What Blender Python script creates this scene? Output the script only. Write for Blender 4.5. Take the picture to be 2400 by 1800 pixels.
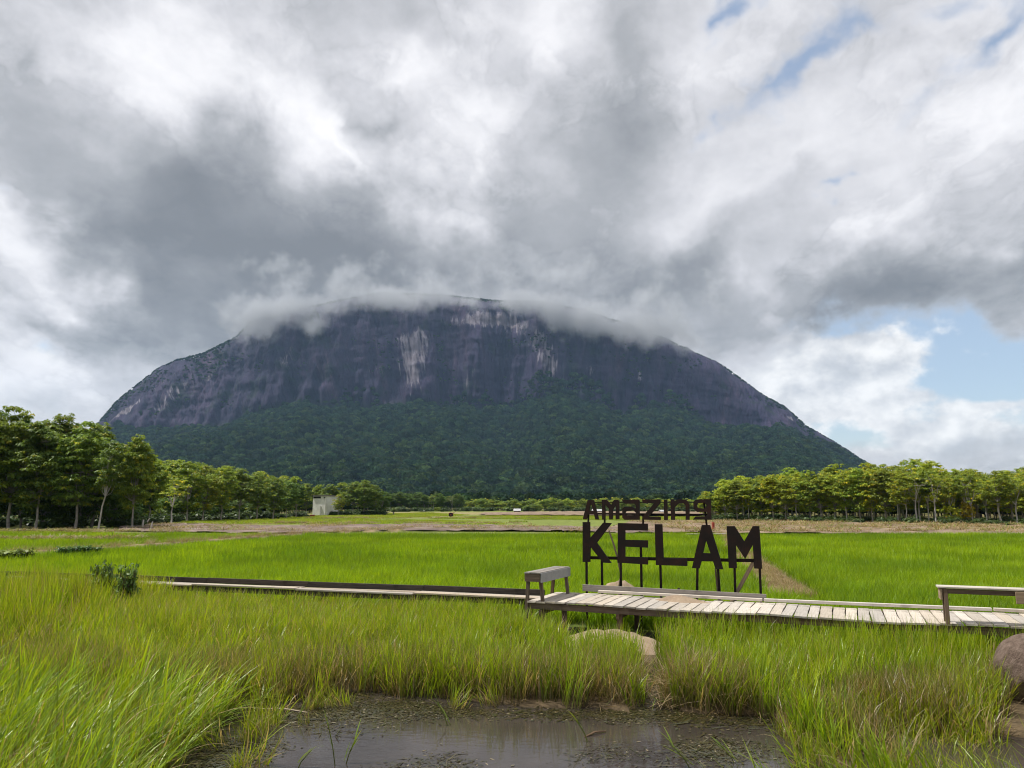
import bpy, bmesh, math, random
import numpy as np
from mathutils import Vector, Quaternion

# ---------------------------------------------------------------- scene, camera, sky, sun
scene = bpy.context.scene
for _o in list(bpy.data.objects):
    bpy.data.objects.remove(_o)
COL = scene.collection
rng = np.random.default_rng(7)
random.seed(7)

FPX = 1803.0          # focal length in photograph pixels (2400 wide)
HORIZON = 1184.0
PITCH = math.atan((HORIZON - 900.0) / FPX)
CAMZ = 2.45

cam_d = bpy.data.cameras.new("camera")
cam_d.sensor_width = 36.0
cam_d.lens = 36.0 * FPX / 2400.0
cam_d.clip_start = 0.05
cam_d.clip_end = 60000.0
cam = bpy.data.objects.new("camera", cam_d)
COL.objects.link(cam)
cam.location = (0, 0, CAMZ)
cam.rotation_euler = (math.pi / 2 + PITCH, 0, 0)
scene.camera = cam

SUN_DIR = Vector((-0.48, 0.09, 0.85)).normalized()
sun_d = bpy.data.lights.new("sun", 'SUN')
sun_d.energy = 4.8
sun_d.angle = math.radians(0.6)
sun_d.color = (1.0, 0.955, 0.88)
sun = bpy.data.objects.new("sun", sun_d)
COL.objects.link(sun)
sun.rotation_euler = SUN_DIR.to_track_quat('Z', 'Y').to_euler()

scene.view_settings.view_transform = 'Standard'
scene.view_settings.look = 'None'
scene.view_settings.exposure = 0.22
scene.view_settings.gamma = 1.0
scene.view_settings.use_curve_mapping = False
scene.cycles.use_denoising = True
scene.cycles.denoiser = 'OPENIMAGEDENOISE'
scene.cycles.max_bounces = 6
scene.cycles.diffuse_bounces = 2
scene.cycles.glossy_bounces = 3
scene.cycles.transmission_bounces = 4
scene.cycles.volume_bounces = 1
scene.cycles.transparent_max_bounces = 12
scene.cycles.sample_clamp_indirect = 3.0
scene.cycles.filter_width = 1.1


def ray(px, py):
    """world direction of a photograph pixel (2400 x 1800)"""
    cx = (px - 1200.0) / FPX
    cy = (900.0 - py) / FPX
    c, s = math.cos(PITCH), math.sin(PITCH)
    return Vector((cx, c - cy * s, s + cy * c))


def at_z(px, py, z):
    d = ray(px, py)
    t = (z - CAMZ) / d.z
    return Vector((d.x * t, d.y * t, z))


def at_y(px, py, y):
    d = ray(px, py)
    t = y / d.y
    return Vector((d.x * t, y, CAMZ + d.z * t))


# ---------------------------------------------------------------- node helpers
class NT:
    def __init__(self, tree):
        self.t = tree
        self.n = tree.nodes
        self.l = tree.links

    def node(self, typ, **kw):
        nd = self.n.new(typ)
        for k, v in kw.items():
            setattr(nd, k, v)
        return nd

    def put(self, sock, v):
        if isinstance(v, bpy.types.NodeSocket):
            self.l.new(v, sock)
        else:
            sock.default_value = v

    def m(self, op, a, b=0.0, c=None, clamp=False):
        nd = self.node('ShaderNodeMath', operation=op, use_clamp=clamp)
        self.put(nd.inputs[0], a)
        self.put(nd.inputs[1], b)
        if c is not None:
            self.put(nd.inputs[2], c)
        return nd.outputs[0]

    def vm(self, op, a, b=(0, 0, 0)):
        nd = self.node('ShaderNodeVectorMath', operation=op)
        self.put(nd.inputs[0], a)
        if op == 'SCALE':
            self.put(nd.inputs['Scale'], b)
        else:
            self.put(nd.inputs[1], b)
        return nd.outputs[0]

    def xyz(self, v):
        nd = self.node('ShaderNodeSeparateXYZ')
        self.put(nd.inputs[0], v)
        return nd.outputs[0], nd.outputs[1], nd.outputs[2]

    def comb(self, x, y, z):
        nd = self.node('ShaderNodeCombineXYZ')
        for i, v in enumerate((x, y, z)):
            self.put(nd.inputs[i], v)
        return nd.outputs[0]

    def noise(self, vec, scale, detail=4.0, rough=0.5, dist=0.0, lac=2.0, color=False):
        nd = self.node('ShaderNodeTexNoise')
        if vec is not None:
            self.put(nd.inputs['Vector'], vec)
        nd.inputs['Scale'].default_value = scale
        nd.inputs['Detail'].default_value = detail
        nd.inputs['Roughness'].default_value = rough
        nd.inputs['Lacunarity'].default_value = lac
        nd.inputs['Distortion'].default_value = dist
        return nd.outputs['Color' if color else 'Fac']

    def ss(self, v, lo, hi, a=0.0, b=1.0):
        nd = self.node('ShaderNodeMapRange', interpolation_type='SMOOTHSTEP')
        self.put(nd.inputs[0], v)
        for i, q in zip((1, 2, 3, 4), (lo, hi, a, b)):
            self.put(nd.inputs[i], q)
        return nd.outputs[0]

    def lin(self, v, lo, hi, a=0.0, b=1.0):
        nd = self.node('ShaderNodeMapRange')
        self.put(nd.inputs[0], v)
        for i, q in zip((1, 2, 3, 4), (lo, hi, a, b)):
            self.put(nd.inputs[i], q)
        return nd.outputs[0]

    def ramp(self, v, stops, interp='LINEAR'):
        nd = self.node('ShaderNodeValToRGB')
        self.put(nd.inputs[0], v)
        cr = nd.color_ramp
        cr.interpolation = interp
        while len(cr.elements) < len(stops):
            cr.elements.new(0.5)
        for e, (p, c) in zip(cr.elements, stops):
            e.position = p
            e.color = (c[0], c[1], c[2], 1.0)
        return nd.outputs[0]

    def mix(self, f, a, b, mode='MIX'):
        nd = self.node('ShaderNodeMix', data_type='RGBA', blend_type=mode)
        self.put(nd.inputs[0], f)
        for s, v in ((nd.inputs[6], a), (nd.inputs[7], b)):
            if isinstance(v, tuple) and len(v) == 3:
                v = (v[0], v[1], v[2], 1.0)
            self.put(s, v)
        return nd.outputs[2]


def build_world():
    wd = bpy.data.worlds.new("World")
    scene.world = wd
    wd.use_nodes = True
    t = wd.node_tree
    t.nodes.clear()
    w = NT(t)
    out = w.node('ShaderNodeOutputWorld')
    D = w.node('ShaderNodeTexCoord').outputs['Generated']
    x, y, z = w.xyz(D)
    az = w.m('ARCTAN2', x, y)
    el = w.m('ARCSINE', z)

    # wobble the patch coordinates so that no patch keeps a smooth outline
    zc = w.m('ADD', w.m('MAXIMUM', z, 0.0), 0.20)
    qx = w.m('DIVIDE', x, zc)
    qy = w.m('DIVIDE', y, zc)
    Q = w.comb(qx, w.m('MULTIPLY', qy, 0.60), 0.0)
    wob = w.noise(w.vm('ADD', D, (3.1, 1.7, 0.4)), 5.5, 5.0, 0.55, color=True)
    wx, wy, wz = w.xyz(wob)
    azw = w.m('ADD', az, w.m('MULTIPLY', w.m('SUBTRACT', wx, 0.5), 0.34))
    elw = w.m('ADD', el, w.m('MULTIPLY', w.m('SUBTRACT', wy, 0.5), 0.26))

    def patches(rows, vec):
        tot = None
        for (px, py, rx, ry, rot, gain) in rows:
            d = ray(px, py).normalized()
            mp = w.node('ShaderNodeMapping', vector_type='TEXTURE')
            t.links.new(vec, mp.inputs[0])
            mp.inputs['Location'].default_value = (math.atan2(d.x, d.y), math.asin(d.z), 0)
            mp.inputs['Rotation'].default_value = (0, 0, math.radians(rot))
            mp.inputs['Scale'].default_value = (2.0 * rx / FPX, 2.0 * ry / FPX, 1.0)
            gr = w.node('ShaderNodeTexGradient', gradient_type='QUADRATIC_SPHERE')
            t.links.new(mp.outputs[0], gr.inputs[0])
            tot = w.m('MULTIPLY_ADD', gr.outputs['Fac'], gain * 1.25, 0.0 if tot is None else tot)
        return tot

    AEW = w.comb(azw, elw, 0.0)
    AE = w.comb(az, el, 0.0)
    tone = patches(SKY_TONE, AEW)
    n1 = w.noise(Q, 1.3, 4.0, 0.52)
    # billows: sharp-creased lumps with soft faces, in the plane of the deck
    n2 = w.noise(w.vm('ADD', w.vm('ADD', Q, w.vm('SCALE', wob, 0.22)), (5.3, 2.2, 0.0)), 3.0, 6.0, 0.58)
    n3 = w.noise(w.vm('ADD', w.comb(az, w.m('MULTIPLY', el, 1.5), 0.0), w.vm('SCALE', wob, 0.10)), 8.0, 6.0, 0.60)
    bil = w.m('ABSOLUTE', w.m('SUBTRACT', n2, 0.5))
    b = w.m('ADD', tone, w.m('MULTIPLY_ADD', w.m('SQRT', bil), 0.34, 0.565))
    b = w.m('ADD', b, w.m('MULTIPLY', w.m('SUBTRACT', n1, 0.5), 0.55))
    b = w.m('ADD', b, w.m('MULTIPLY', w.m('SUBTRACT', n2, 0.5), w.ss(el, 0.08, 0.42, 0.30, 0.66)))
    b = w.m('ADD', b, w.m('MULTIPLY', w.m('SUBTRACT', n3, 0.5), 0.50))
    deck = w.ramp(b, [(0.0, (0.20, 0.21, 0.228)), (0.22, (0.262, 0.272, 0.292)), (0.45, (0.39, 0.398, 0.42)),
                      (0.68, (0.61, 0.61, 0.64)), (0.86, (0.80, 0.795, 0.82)), (1.0, (0.90, 0.89, 0.905))])

    # breaks in the cloud deck, veiled at their edges
    hole = patches(SKY_HOLE, AEW)
    hv = w.m('ADD', hole, w.m('MULTIPLY', w.m('SUBTRACT', n2, 0.5), 1.3))
    hv = w.m('ADD', hv, w.m('MULTIPLY', w.m('SUBTRACT', n3, 0.5), 2.2))
    gap = w.m('MULTIPLY', w.ss(hv, 0.22, 1.25), w.ss(hole, 0.05, 0.22))

    # heaped clouds standing low behind the deck
    cu = patches(SKY_HEAP, AE)
    cn = w.noise(w.comb(az, w.m('MULTIPLY', el, 1.35), 0.3), 13.0, 6.0, 0.57, 0.0)
    cv = w.m('ADD', cu, w.m('MULTIPLY', w.m('SUBTRACT', cn, 0.5), 2.1))
    heap = w.ss(cv, 0.22, 0.62)
    cn_up = w.noise(w.comb(w.m('ADD', az, 0.012), w.m('MULTIPLY', w.m('SUBTRACT', el, 0.018), 1.35), 0.3), 13.0, 6.0, 0.57, 0.0)
    shade = w.m('ADD', 0.66, w.m('MULTIPLY', w.m('SUBTRACT', cn, cn_up), 1.5))
    shade = w.m('ADD', shade, w.m('MULTIPLY', w.m('SUBTRACT', cv, 0.6), -0.10))
    heapc = w.ramp(shade, [(0.0, (0.36, 0.39, 0.43)), (0.45, (0.60, 0.615, 0.645)), (0.8, (0.90, 0.895, 0.89)), (1.0, (0.96, 0.95, 0.94))])

    sky = w.node('ShaderNodeTexSky', sky_type='NISHITA')
    sky.sun_disc = False
    sky.sun_elevation = math.asin(SUN_DIR.z)
    sky.sun_rotation = math.atan2(SUN_DIR.x, SUN_DIR.y)
    sky.air_density = 1.0
    sky.dust_density = 0.6
    blue = w.node('ShaderNodeBackground')
    veil = w.mix(0.30, w.vm('SCALE', sky.outputs[0], 0.12), (0.60, 0.66, 0.75))
    t.links.new(veil, blue.inputs[0])
    blue.inputs[1].default_value = 1.0
    hb = w.node('ShaderNodeBackground')
    t.links.new(heapc, hb.inputs[0])
    db = w.node('ShaderNodeBackground')
    t.links.new(deck, db.inputs[0])
    m1 = w.node('ShaderNodeMixShader')
    t.links.new(heap, m1.inputs[0])
    t.links.new(blue.outputs[0], m1.inputs[1])
    t.links.new(hb.outputs[0], m1.inputs[2])
    m2 = w.node('ShaderNodeMixShader')
    t.links.new(gap, m2.inputs[0])
    t.links.new(db.outputs[0], m2.inputs[1])
    t.links.new(m1.outputs[0], m2.inputs[2])
    t.links.new(m2.outputs[0], out.inputs[0])
    wd.cycles.sampling_method = 'MANUAL'
    wd.cycles.sample_map_resolution = 512


# (pixel centre, radii, turn, gain) of the tones of the cloud deck, its breaks and the heaps behind
SKY_TONE = [
    (450, 440, 380, 190, -10, -0.26), (680, 560, 480, 190, 0, -0.24), (260, 620, 230, 220, 0, -0.16), (560, 700, 420, 130, 0, -0.16),
    (400, 770, 260, 80, 0, -0.16), (1050, 640, 620, 130, 0, -0.30), (1500, 690, 360, 120, 10, -0.27),
    (2200, 690, 340, 100, 6, -0.40), (2050, 720, 200, 70, 6, -0.12), (1450, 260, 170, 230, -35, -0.26), (900, 215, 120, 60, 0, -0.20),
    (90, 110, 140, 150, 0, -0.22), (540, 70, 200, 120, 0, -0.06), (600, 230, 420, 90, 0, 0.22), (300, 160, 130, 130, 0, 0.14),
    (950, 140, 120, 50, -20, 0.26), (1080, 400, 150, 150, 0, 0.24), (850, 330, 50, 100, 35, 0.24), (1120, 60, 200, 90, 0, 0.10),
    (60, 480, 110, 190, 0, 0.26), (150, 700, 100, 55, 0, 0.26), (1330, 60, 150, 90, 0, 0.26), (1640, 120, 160, 90, 20, 0.18),
    (1820, 400, 420, 120, 28, 0.16), (2050, 530, 300, 80, 25, 0.22), (1600, 540, 160, 70, 20, 0.10), (1280, 520, 120, 90, 0, -0.08),
    (1650, 600, 170, 60, 20, -0.18), (2250, 300, 220, 100, 25, 0.12), (1900, 830, 320, 60, 0, 0.20), (1820, 640, 60, 60, 30, 0.18),
    (120, 640, 120, 110, 0, 0.16), (150, 870, 250, 90, 0, 0.24), (70, 740, 150, 50, 0, -0.30), (2380, 560, 90, 60, 0, 0.18),
]
SKY_HOLE = [
    (1730, 20, 70, 45, 30, 0.92), (1890, 170, 180, 60, 48, 0.82), (2060, 30, 120, 45, 10, 0.85), (1800, 235, 130, 50, 30, 0.60),
    (2250, 125, 130, 55, 35, 0.9), (40, 320, 80, 65, 0, 0.58), (1690, 300, 60, 40, 40, 0.5),
    (2270, 890, 300, 110, 0, 1.25), (2060, 1000, 460, 150, 0, 1.3), (1955, 460, 45, 28, 60, 0.6),
    (95, 830, 70, 30, 0, 0.6), (200, 1000, 420, 70, 0, 0.6), (1850, 850, 190, 80, 0, 1.1), (2350, 800, 130, 50, 10, 0.8),
]
SKY_HEAP = [
    (1830, 840, 230, 95, -5, 0.90), (2060, 840, 140, 65, 0, 0.85), (2320, 1045, 130, 75, 0, 0.95), (2080, 985, 60, 25, 0, 0.6), (1980, 900, 120, 60, 0, 0.5),
    (2060, 1080, 240, 50, 0, 0.7), (2250, 1120, 300, 55, 0, 0.7), (1820, 960, 130, 80, 0, 0.6), (1690, 800, 90, 70, 0, 0.6), (2180, 1010, 90, 30, 0, 0.45),
    (180, 920, 220, 100, 0, 0.80), (90, 980, 200, 100, 0, 0.7), (160, 950, 90, 50, 0, 0.3), (2330, 880, 160, 40, 0, -0.3), (2150, 930, 90, 22, 5, 0.6), (2330, 950, 110, 18, 0, 0.55), (1960, 960, 80, 40, 0, 0.4),
]
build_world()
# ---------------------------------------------------------------- object and mesh helpers
def link(o):
    COL.objects.link(o)
    return o


def props(o, label=None, cat=None, group=None, kind=None):
    for k, v in (("label", label), ("category", cat), ("group", group), ("kind", kind)):
        if v:
            o[k] = v
    return o


def mesh_np(name, V, F, mat=None, col=None, smooth=False, extra=None):
    """V (n,3); F list of faces or int array (m,3|4); col (n,3)"""
    me = bpy.data.meshes.new(name)
    V = np.asarray(V, dtype=np.float32)
    if isinstance(F, np.ndarray):
        m, k = F.shape
        me.vertices.add(len(V))
        me.vertices.foreach_set("co", V.ravel())
        me.loops.add(m * k)
        me.loops.foreach_set("vertex_index", F.astype(np.int32).ravel())
        me.polygons.add(m)
        me.polygons.foreach_set("loop_start", (np.arange(m) * k).astype(np.int32))
        me.polygons.foreach_set("loop_total", np.full(m, k, dtype=np.int32))
        me.update(calc_edges=True)
    else:
        me.from_pydata(V.tolist(), [], F)
        me.update()
    if col is not None:
        a = me.attributes.new("tint", 'FLOAT_COLOR', 'POINT')
        c = np.ones((len(V), 4), dtype=np.float32)
        c[:, :3] = col
        a.data.foreach_set("color", c.ravel())
    for nm, arr in (extra or {}).items():
        a = me.attributes.new(nm, 'FLOAT', 'POINT')
        a.data.foreach_set("value", np.asarray(arr, dtype=np.float32))
    if mat:
        me.materials.append(mat)
    if smooth:
        me.polygons.foreach_set("use_smooth", np.ones(len(me.polygons), dtype=bool))
    me.validate()
    return me


def obj(name, me, parent=None, loc=None, rot=None):
    o = link(bpy.data.objects.new(name, me))
    if parent is not None:
        o.parent = parent
    if loc is not None:
        o.location = loc
    if rot is not None:
        o.rotation_euler = rot
    return o


def empty(name, loc=(0, 0, 0), rz=0.0, parent=None):
    o = link(bpy.data.objects.new(name, None))
    o.empty_display_size = 0.2
    o.location = loc
    o.rotation_euler = (0, 0, rz)
    if parent is not None:
        o.parent = parent
    return o


def bm_mesh(name, bm, mat, smooth=False):
    me = bpy.data.meshes.new(name)
    bmesh.ops.recalc_face_normals(bm, faces=bm.faces[:])
    bm.to_mesh(me)
    bm.free()
    if mat:
        me.materials.append(mat)
    if smooth:
        for p in me.polygons:
            p.use_smooth = True
    return me


def box_bm(bm, sx, sy, sz, M=None, bev=0.0, jit=0.0):
    r = bmesh.ops.create_cube(bm, size=1.0)
    vs = r['verts']
    for v in vs:
        v.co = Vector((v.co.x * sx + random.uniform(-jit, jit), v.co.y * sy + random.uniform(-jit, jit),
                       v.co.z * sz + random.uniform(-jit, jit) * 0.5))
    if bev > 0:
        es = list({e for v in vs for e in v.link_edges})
        r2 = bmesh.ops.bevel(bm, geom=es, offset=bev, segments=1, affect='EDGES')
        vs = list({v for f in r2['faces'] for v in f.verts} | {v for v in vs if v.is_valid})
    if M is not None:
        for v in vs:
            v.co = M @ v.co
    return vs


def beam(name, a, b, w, h, mat, parent=None, bev=0.004, up=Vector((0, 0, 1)), jit=0.0):
    """a squared timber from a to b: w across, h along 'up'"""
    a = Vector(a)
    b = Vector(b)
    d = b - a
    L = d.length
    xax = d.normalized()
    yax = up.cross(xax)
    if yax.length < 1e-4:
        yax = Vector((1, 0, 0)).cross(xax)
    yax.normalize()
    zax = xax.cross(yax)
    from mathutils import Matrix
    R = Matrix((xax, yax, zax)).transposed().to_4x4()
    bm = bmesh.new()
    box_bm(bm, L, w, h, None, bev, jit)
    me = bm_mesh(name, bm, mat)
    o = obj(name, me, parent)
    o.matrix_local = Matrix.Translation((a + b) / 2) @ R
    return o


def tube_np(path, rad, n=6):
    """vertices and quad faces of a round limb along a path"""
    path = [Vector(p) for p in path]
    V, F = [], []
    ref = Vector((0.3, 0.9, 0.1))
    for i, p in enumerate(path):
        d = (path[min(i + 1, len(path) - 1)] - path[max(i - 1, 0)])
        d.normalize()
        u = d.cross(ref)
        if u.length < 1e-3:
            u = d.cross(Vector((1, 0, 0)))
        u.normalize()
        v = d.cross(u)
        for k in range(n):
            a = 2 * math.pi * k / n
            V.append(p + (u * math.cos(a) + v * math.sin(a)) * rad[i])
    for i in range(len(path) - 1):
        for k in range(n):
            k2 = (k + 1) % n
            F.append((i * n + k, i * n + k2, (i + 1) * n + k2, (i + 1) * n + k))
    F.append(tuple(range(n)))
    F.append(tuple(len(V) - 1 - k for k in range(n)))
    return [tuple(v) for v in V], F


def smooth_noise(shape_xy, seed=0, octaves=4, base=1.0, rough=0.5):
    """value noise for arrays x, y"""
    x, y = shape_xy
    x = np.asarray(x, float)
    y = np.asarray(y, float)
    r = np.random.default_rng(seed)
    tab = r.random((256, 256))
    out = np.zeros(np.broadcast(x, y).shape)
    amp, tot, f = 1.0, 0.0, base
    for k in range(octaves):
        X = x * f + 17.3 * k
        Y = y * f + 9.1 * k
        xi = np.floor(X).astype(int)
        yi = np.floor(Y).astype(int)
        fx = X - xi
        fy = Y - yi
        fx = fx * fx * (3 - 2 * fx)
        fy = fy * fy * (3 - 2 * fy)
        g = lambda a, b: tab[a % 256, b % 256]
        v = (g(xi, yi) * (1 - fx) * (1 - fy) + g(xi + 1, yi) * fx * (1 - fy)
             + g(xi, yi + 1) * (1 - fx) * fy + g(xi + 1, yi + 1) * fx * fy)
        out += amp * v
        tot += amp
        amp *= rough
        f *= 2.03
    return out / tot


def sstep(v, lo, hi):
    t = np.clip((v - lo) / (hi - lo), 0, 1)
    return t * t * (3 - 2 * t)


# ---------------------------------------------------------------- materials
def new_mat(name):
    m = bpy.data.materials.new(name)
    m.use_nodes = True
    m.node_tree.nodes.clear()
    w = NT(m.node_tree)
    out = w.node('ShaderNodeOutputMaterial')
    return m, w, out


def principled(w, out, col, rough=0.8, spec=0.3, metal=0.0, normal=None):
    p = w.node('ShaderNodeBsdfPrincipled')
    if isinstance(col, tuple):
        col = (col[0], col[1], col[2], 1.0)
    w.put(p.inputs['Base Color'], col)
    w.put(p.inputs['Roughness'], rough)
    w.put(p.inputs['Metallic'], metal)
    p.inputs['Specular IOR Level'].default_value = spec
    if normal is not None:
        w.l.new(normal, p.inputs['Normal'])
    w.l.new(p.outputs[0], out.inputs[0])
    return p


def bump(w, h, strength=0.3, dist=0.02):
    b = w.node('ShaderNodeBump')
    b.inputs['Strength'].default_value = strength
    b.inputs['Distance'].default_value = dist
    w.l.new(h, b.inputs['Height'])
    return b.outputs[0]


def attr(w, name, fac=False):
    a = w.node('ShaderNodeAttribute')
    a.attribute_name = name
    return a.outputs['Fac' if fac else 'Color']


def leaf_mat(name, trans=0.45, gloss=0.12, rough=0.4, vary=0.35, objcol=False, sat=1.0, gain=1.0):
    """leaf or blade: tint attribute, a little different for every plant, light passing through"""
    m, w, out = new_mat(name)
    c = attr(w, "tint")
    oi = w.node('ShaderNodeObjectInfo')
    r = oi.outputs['Random']
    hsv = w.node('ShaderNodeHueSaturation')
    w.put(hsv.inputs['Hue'], w.lin(r, 0, 1, 0.5 - 0.03 * vary, 0.5 + 0.03 * vary))
    w.put(hsv.inputs['Value'], w.lin(w.m('FRACT', w.m('MULTIPLY', r, 7.31)), 0, 1, gain * (1 - vary), gain * (1 + vary)))
    hsv.inputs['Saturation'].default_value = sat
    w.l.new(c, hsv.inputs['Color'])
    c2 = hsv.outputs[0]
    if objcol:
        c2 = w.mix(1.0, c2, oi.outputs['Color'], 'MULTIPLY')
    d = w.node('ShaderNodeBsdfDiffuse')
    w.l.new(c2, d.inputs[0])
    tr = w.node('ShaderNodeBsdfTranslucent')
    w.l.new(w.mix(1.0, c2, (1.25, 1.15, 0.55), 'MULTIPLY'), tr.inputs[0])
    g = w.node('ShaderNodeBsdfGlossy')
    g.inputs['Roughness'].default_value = rough
    g.inputs['Color'].default_value = (1, 1, 1, 1)
    mx = w.node('ShaderNodeMixShader')
    mx.inputs[0].default_value = trans
    w.l.new(d.outputs[0], mx.inputs[1])
    w.l.new(tr.outputs[0], mx.inputs[2])
    lw = w.node('ShaderNodeLayerWeight')
    lw.inputs[0].default_value = 0.5
    mg = w.node('ShaderNodeMixShader')
    f4 = w.m('POWER', lw.outputs['Facing'], 3.0)
    w.l.new(w.m('MULTIPLY_ADD', f4, gloss, gloss * 0.3), mg.inputs[0])
    w.l.new(mx.outputs[0], mg.inputs[1])
    w.l.new(g.outputs[0], mg.inputs[2])
    w.l.new(mg.outputs[0], out.inputs[0])
    return m


def wood_mat(name, a, b, scale=1.0, dark=0.5, rough=0.85):
    """weathered timber: grain along the piece, stains, per-piece tone"""
    m, w, out = new_mat(name)
    tc = w.node('ShaderNodeTexCoord').outputs['Object']
    st = w.vm('MULTIPLY', tc, (1.5, 28.0, 28.0))
    g = w.noise(st, 1.6 * scale, 5.0, 0.6, 0.4)
    s = w.noise(tc, 3.0 * scale, 4.0, 0.6)
    r = w.node('ShaderNodeObjectInfo').outputs['Random']
    c = w.mix(w.ss(g, 0.3, 0.7), a, b)
    c = w.mix(w.ss(s, 0.52, 0.75, 0.0, dark), c, tuple(0.35 * v for v in b))
    hsv = w.node('ShaderNodeHueSaturation')
    w.put(hsv.inputs['Value'], w.lin(r, 0, 1, 0.78, 1.18))
    w.put(hsv.inputs['Saturation'], w.lin(w.m('FRACT', w.m('MULTIPLY', r, 5.7)), 0, 1, 0.7, 1.2))
    w.l.new(c, hsv.inputs['Color'])
    principled(w, out, hsv.outputs[0], rough, 0.2, normal=bump(w, g, 0.5, 0.004))
    return m


M = {}
M['plank'] = wood_mat("pale_plank", (0.51, 0.455, 0.385), (0.39, 0.345, 0.288), 1.0, 0.55)
M['plank_grey'] = wood_mat("grey_board", (0.30, 0.275, 0.25), (0.21, 0.19, 0.17), 1.0, 0.4)
M['walk'] = wood_mat("walkway_plank", (0.42, 0.36, 0.29), (0.30, 0.25, 0.20), 1.0, 0.5)
M['post'] = wood_mat("brown_post", (0.16, 0.115, 0.08), (0.095, 0.065, 0.045), 1.0, 0.5)
M['tan_board'] = wood_mat("tan_board", (0.36, 0.28, 0.20), (0.25, 0.19, 0.14), 1.0, 0.3)
M['dark_board'] = wood_mat("dark_board", (0.075, 0.06, 0.047), (0.035, 0.028, 0.022), 1.0, 0.6)


def rust_mat(name="rusted_steel", gain=1.0):
    m, w, out = new_mat(name)
    tc = w.node('ShaderNodeTexCoord').outputs['Object']
    n = w.noise(tc, 4.0, 6.0, 0.62)
    n2 = w.noise(w.vm('MULTIPLY', tc, (30, 30, 6)), 1.0, 4.0, 0.6)
    v = w.m('ADD', w.m('MULTIPLY', n, 0.7), w.m('MULTIPLY', n2, 0.3))
    c = w.ramp(v, [(0.30, (0.007, 0.005, 0.0045)), (0.5, (0.014, 0.008, 0.006)), (0.64, (0.030, 0.012, 0.008)),
                   (0.8, (0.065, 0.024, 0.013))])
    c = w.mix(1.0, c, (gain, gain * 0.9, gain * 0.85), 'MULTIPLY')
    principled(w, out, c, 0.8, 0.25, normal=bump(w, n2, 0.2, 0.003))
    return m


M['rust'] = rust_mat("rusted_steel", 0.6)
M['rust_red'] = rust_mat("red_rusted_steel", 1.1)


def plain_noise_mat(name, stops, scale=4.0, detail=6.0, rough=0.9, b=0.4, bd=0.02, spec=0.2, coords='Object'):
    m, w, out = new_mat(name)
    tc = w.node('ShaderNodeTexCoord').outputs[coords]
    n = w.noise(tc, scale, detail, 0.62)
    n2 = w.noise(tc, scale * 9, 4.0, 0.6)
    v = w.m('ADD', w.m('MULTIPLY', n, 0.7), w.m('MULTIPLY', n2, 0.3))
    principled(w, out, w.ramp(v, stops), rough, spec, normal=bump(w, v, b, bd))
    return m


M['zinc'] = plain_noise_mat("zinc_sheet", [(0.3, (0.23, 0.23, 0.235)), (0.7, (0.34, 0.34, 0.34))], 3.0, 4.0, 0.55, 0.1, 0.005)
M['sand'] = plain_noise_mat("pale_sand", [(0.3, (0.20, 0.145, 0.10)), (0.55, (0.31, 0.235, 0.165)), (0.75, (0.40, 0.315, 0.225))], 3.0, 6.0, 0.95, 0.7, 0.03)
M['boulder'] = plain_noise_mat("brown_boulder", [(0.32, (0.075, 0.052, 0.040)), (0.48, (0.17, 0.122, 0.095)), (0.6, (0.23, 0.17, 0.135)), (0.72, (0.32, 0.25, 0.205))], 5.0, 8.0, 0.92, 1.0, 0.10)
M['concrete'] = plain_noise_mat("stained_render", [(0.3, (0.45, 0.44, 0.42)), (0.55, (0.66, 0.65, 0.63)), (0.75, (0.76, 0.75, 0.73))], 0.8, 6.0, 0.9, 0.2, 0.02)
M['roof_dark'] = plain_noise_mat("dark_roof", [(0.3, (0.05, 0.045, 0.04)), (0.7, (0.10, 0.09, 0.08))], 2.0)
M['roof_white'] = plain_noise_mat("white_roof_sheet", [(0.3, (0.62, 0.63, 0.65)), (0.7, (0.76, 0.77, 0.78))], 1.0, 3.0, 0.6, 0.05)
M['opening'] = plain_noise_mat("unlit_room", [(0.3, (0.012, 0.012, 0.012)), (0.7, (0.02, 0.02, 0.02))], 1.0)
M['red_paint'] = plain_noise_mat("faded_red_paint", [(0.3, (0.22, 0.04, 0.03)), (0.7, (0.38, 0.09, 0.06))], 3.0)
M['white_paint'] = plain_noise_mat("white_paint", [(0.3, (0.55, 0.55, 0.53)), (0.7, (0.72, 0.72, 0.70))], 3.0)
M['bark'] = plain_noise_mat("grey_bark", [(0.3, (0.12, 0.11, 0.095)), (0.5, (0.24, 0.22, 0.19)), (0.72, (0.38, 0.36, 0.32))], 2.5, 6.0, 0.9, 0.6, 0.03)
M['bark_pale'] = plain_noise_mat("pale_bark", [(0.3, (0.28, 0.26, 0.23)), (0.55, (0.42, 0.40, 0.36)), (0.75, (0.55, 0.53, 0.48))], 2.5, 6.0, 0.9, 0.5, 0.03)
M['leaf'] = leaf_mat("tree_leaf", 0.45, 0.05, 0.5, 0.18, objcol=True)
M['shrub_leaf'] = leaf_mat("shrub_leaf", 0.38, 0.07, 0.45, 0.2, objcol=True)
M['rice'] = leaf_mat("rice_blade", 0.52, 0.035, 0.45, 0.20, gain=1.10)
M['reed'] = leaf_mat("reed_blade", 0.50, 0.07, 0.36, 0.30, gain=1.14)
M['weed'] = leaf_mat("pond_weed", 0.2, 0.25, 0.25, 0.3)
M['straw'] = leaf_mat("dry_straw", 0.25, 0.05, 0.5, 0.25)
M['forest'] = leaf_mat("forest_leaf", 0.25, 0.015, 0.6, 0.50)

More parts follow.
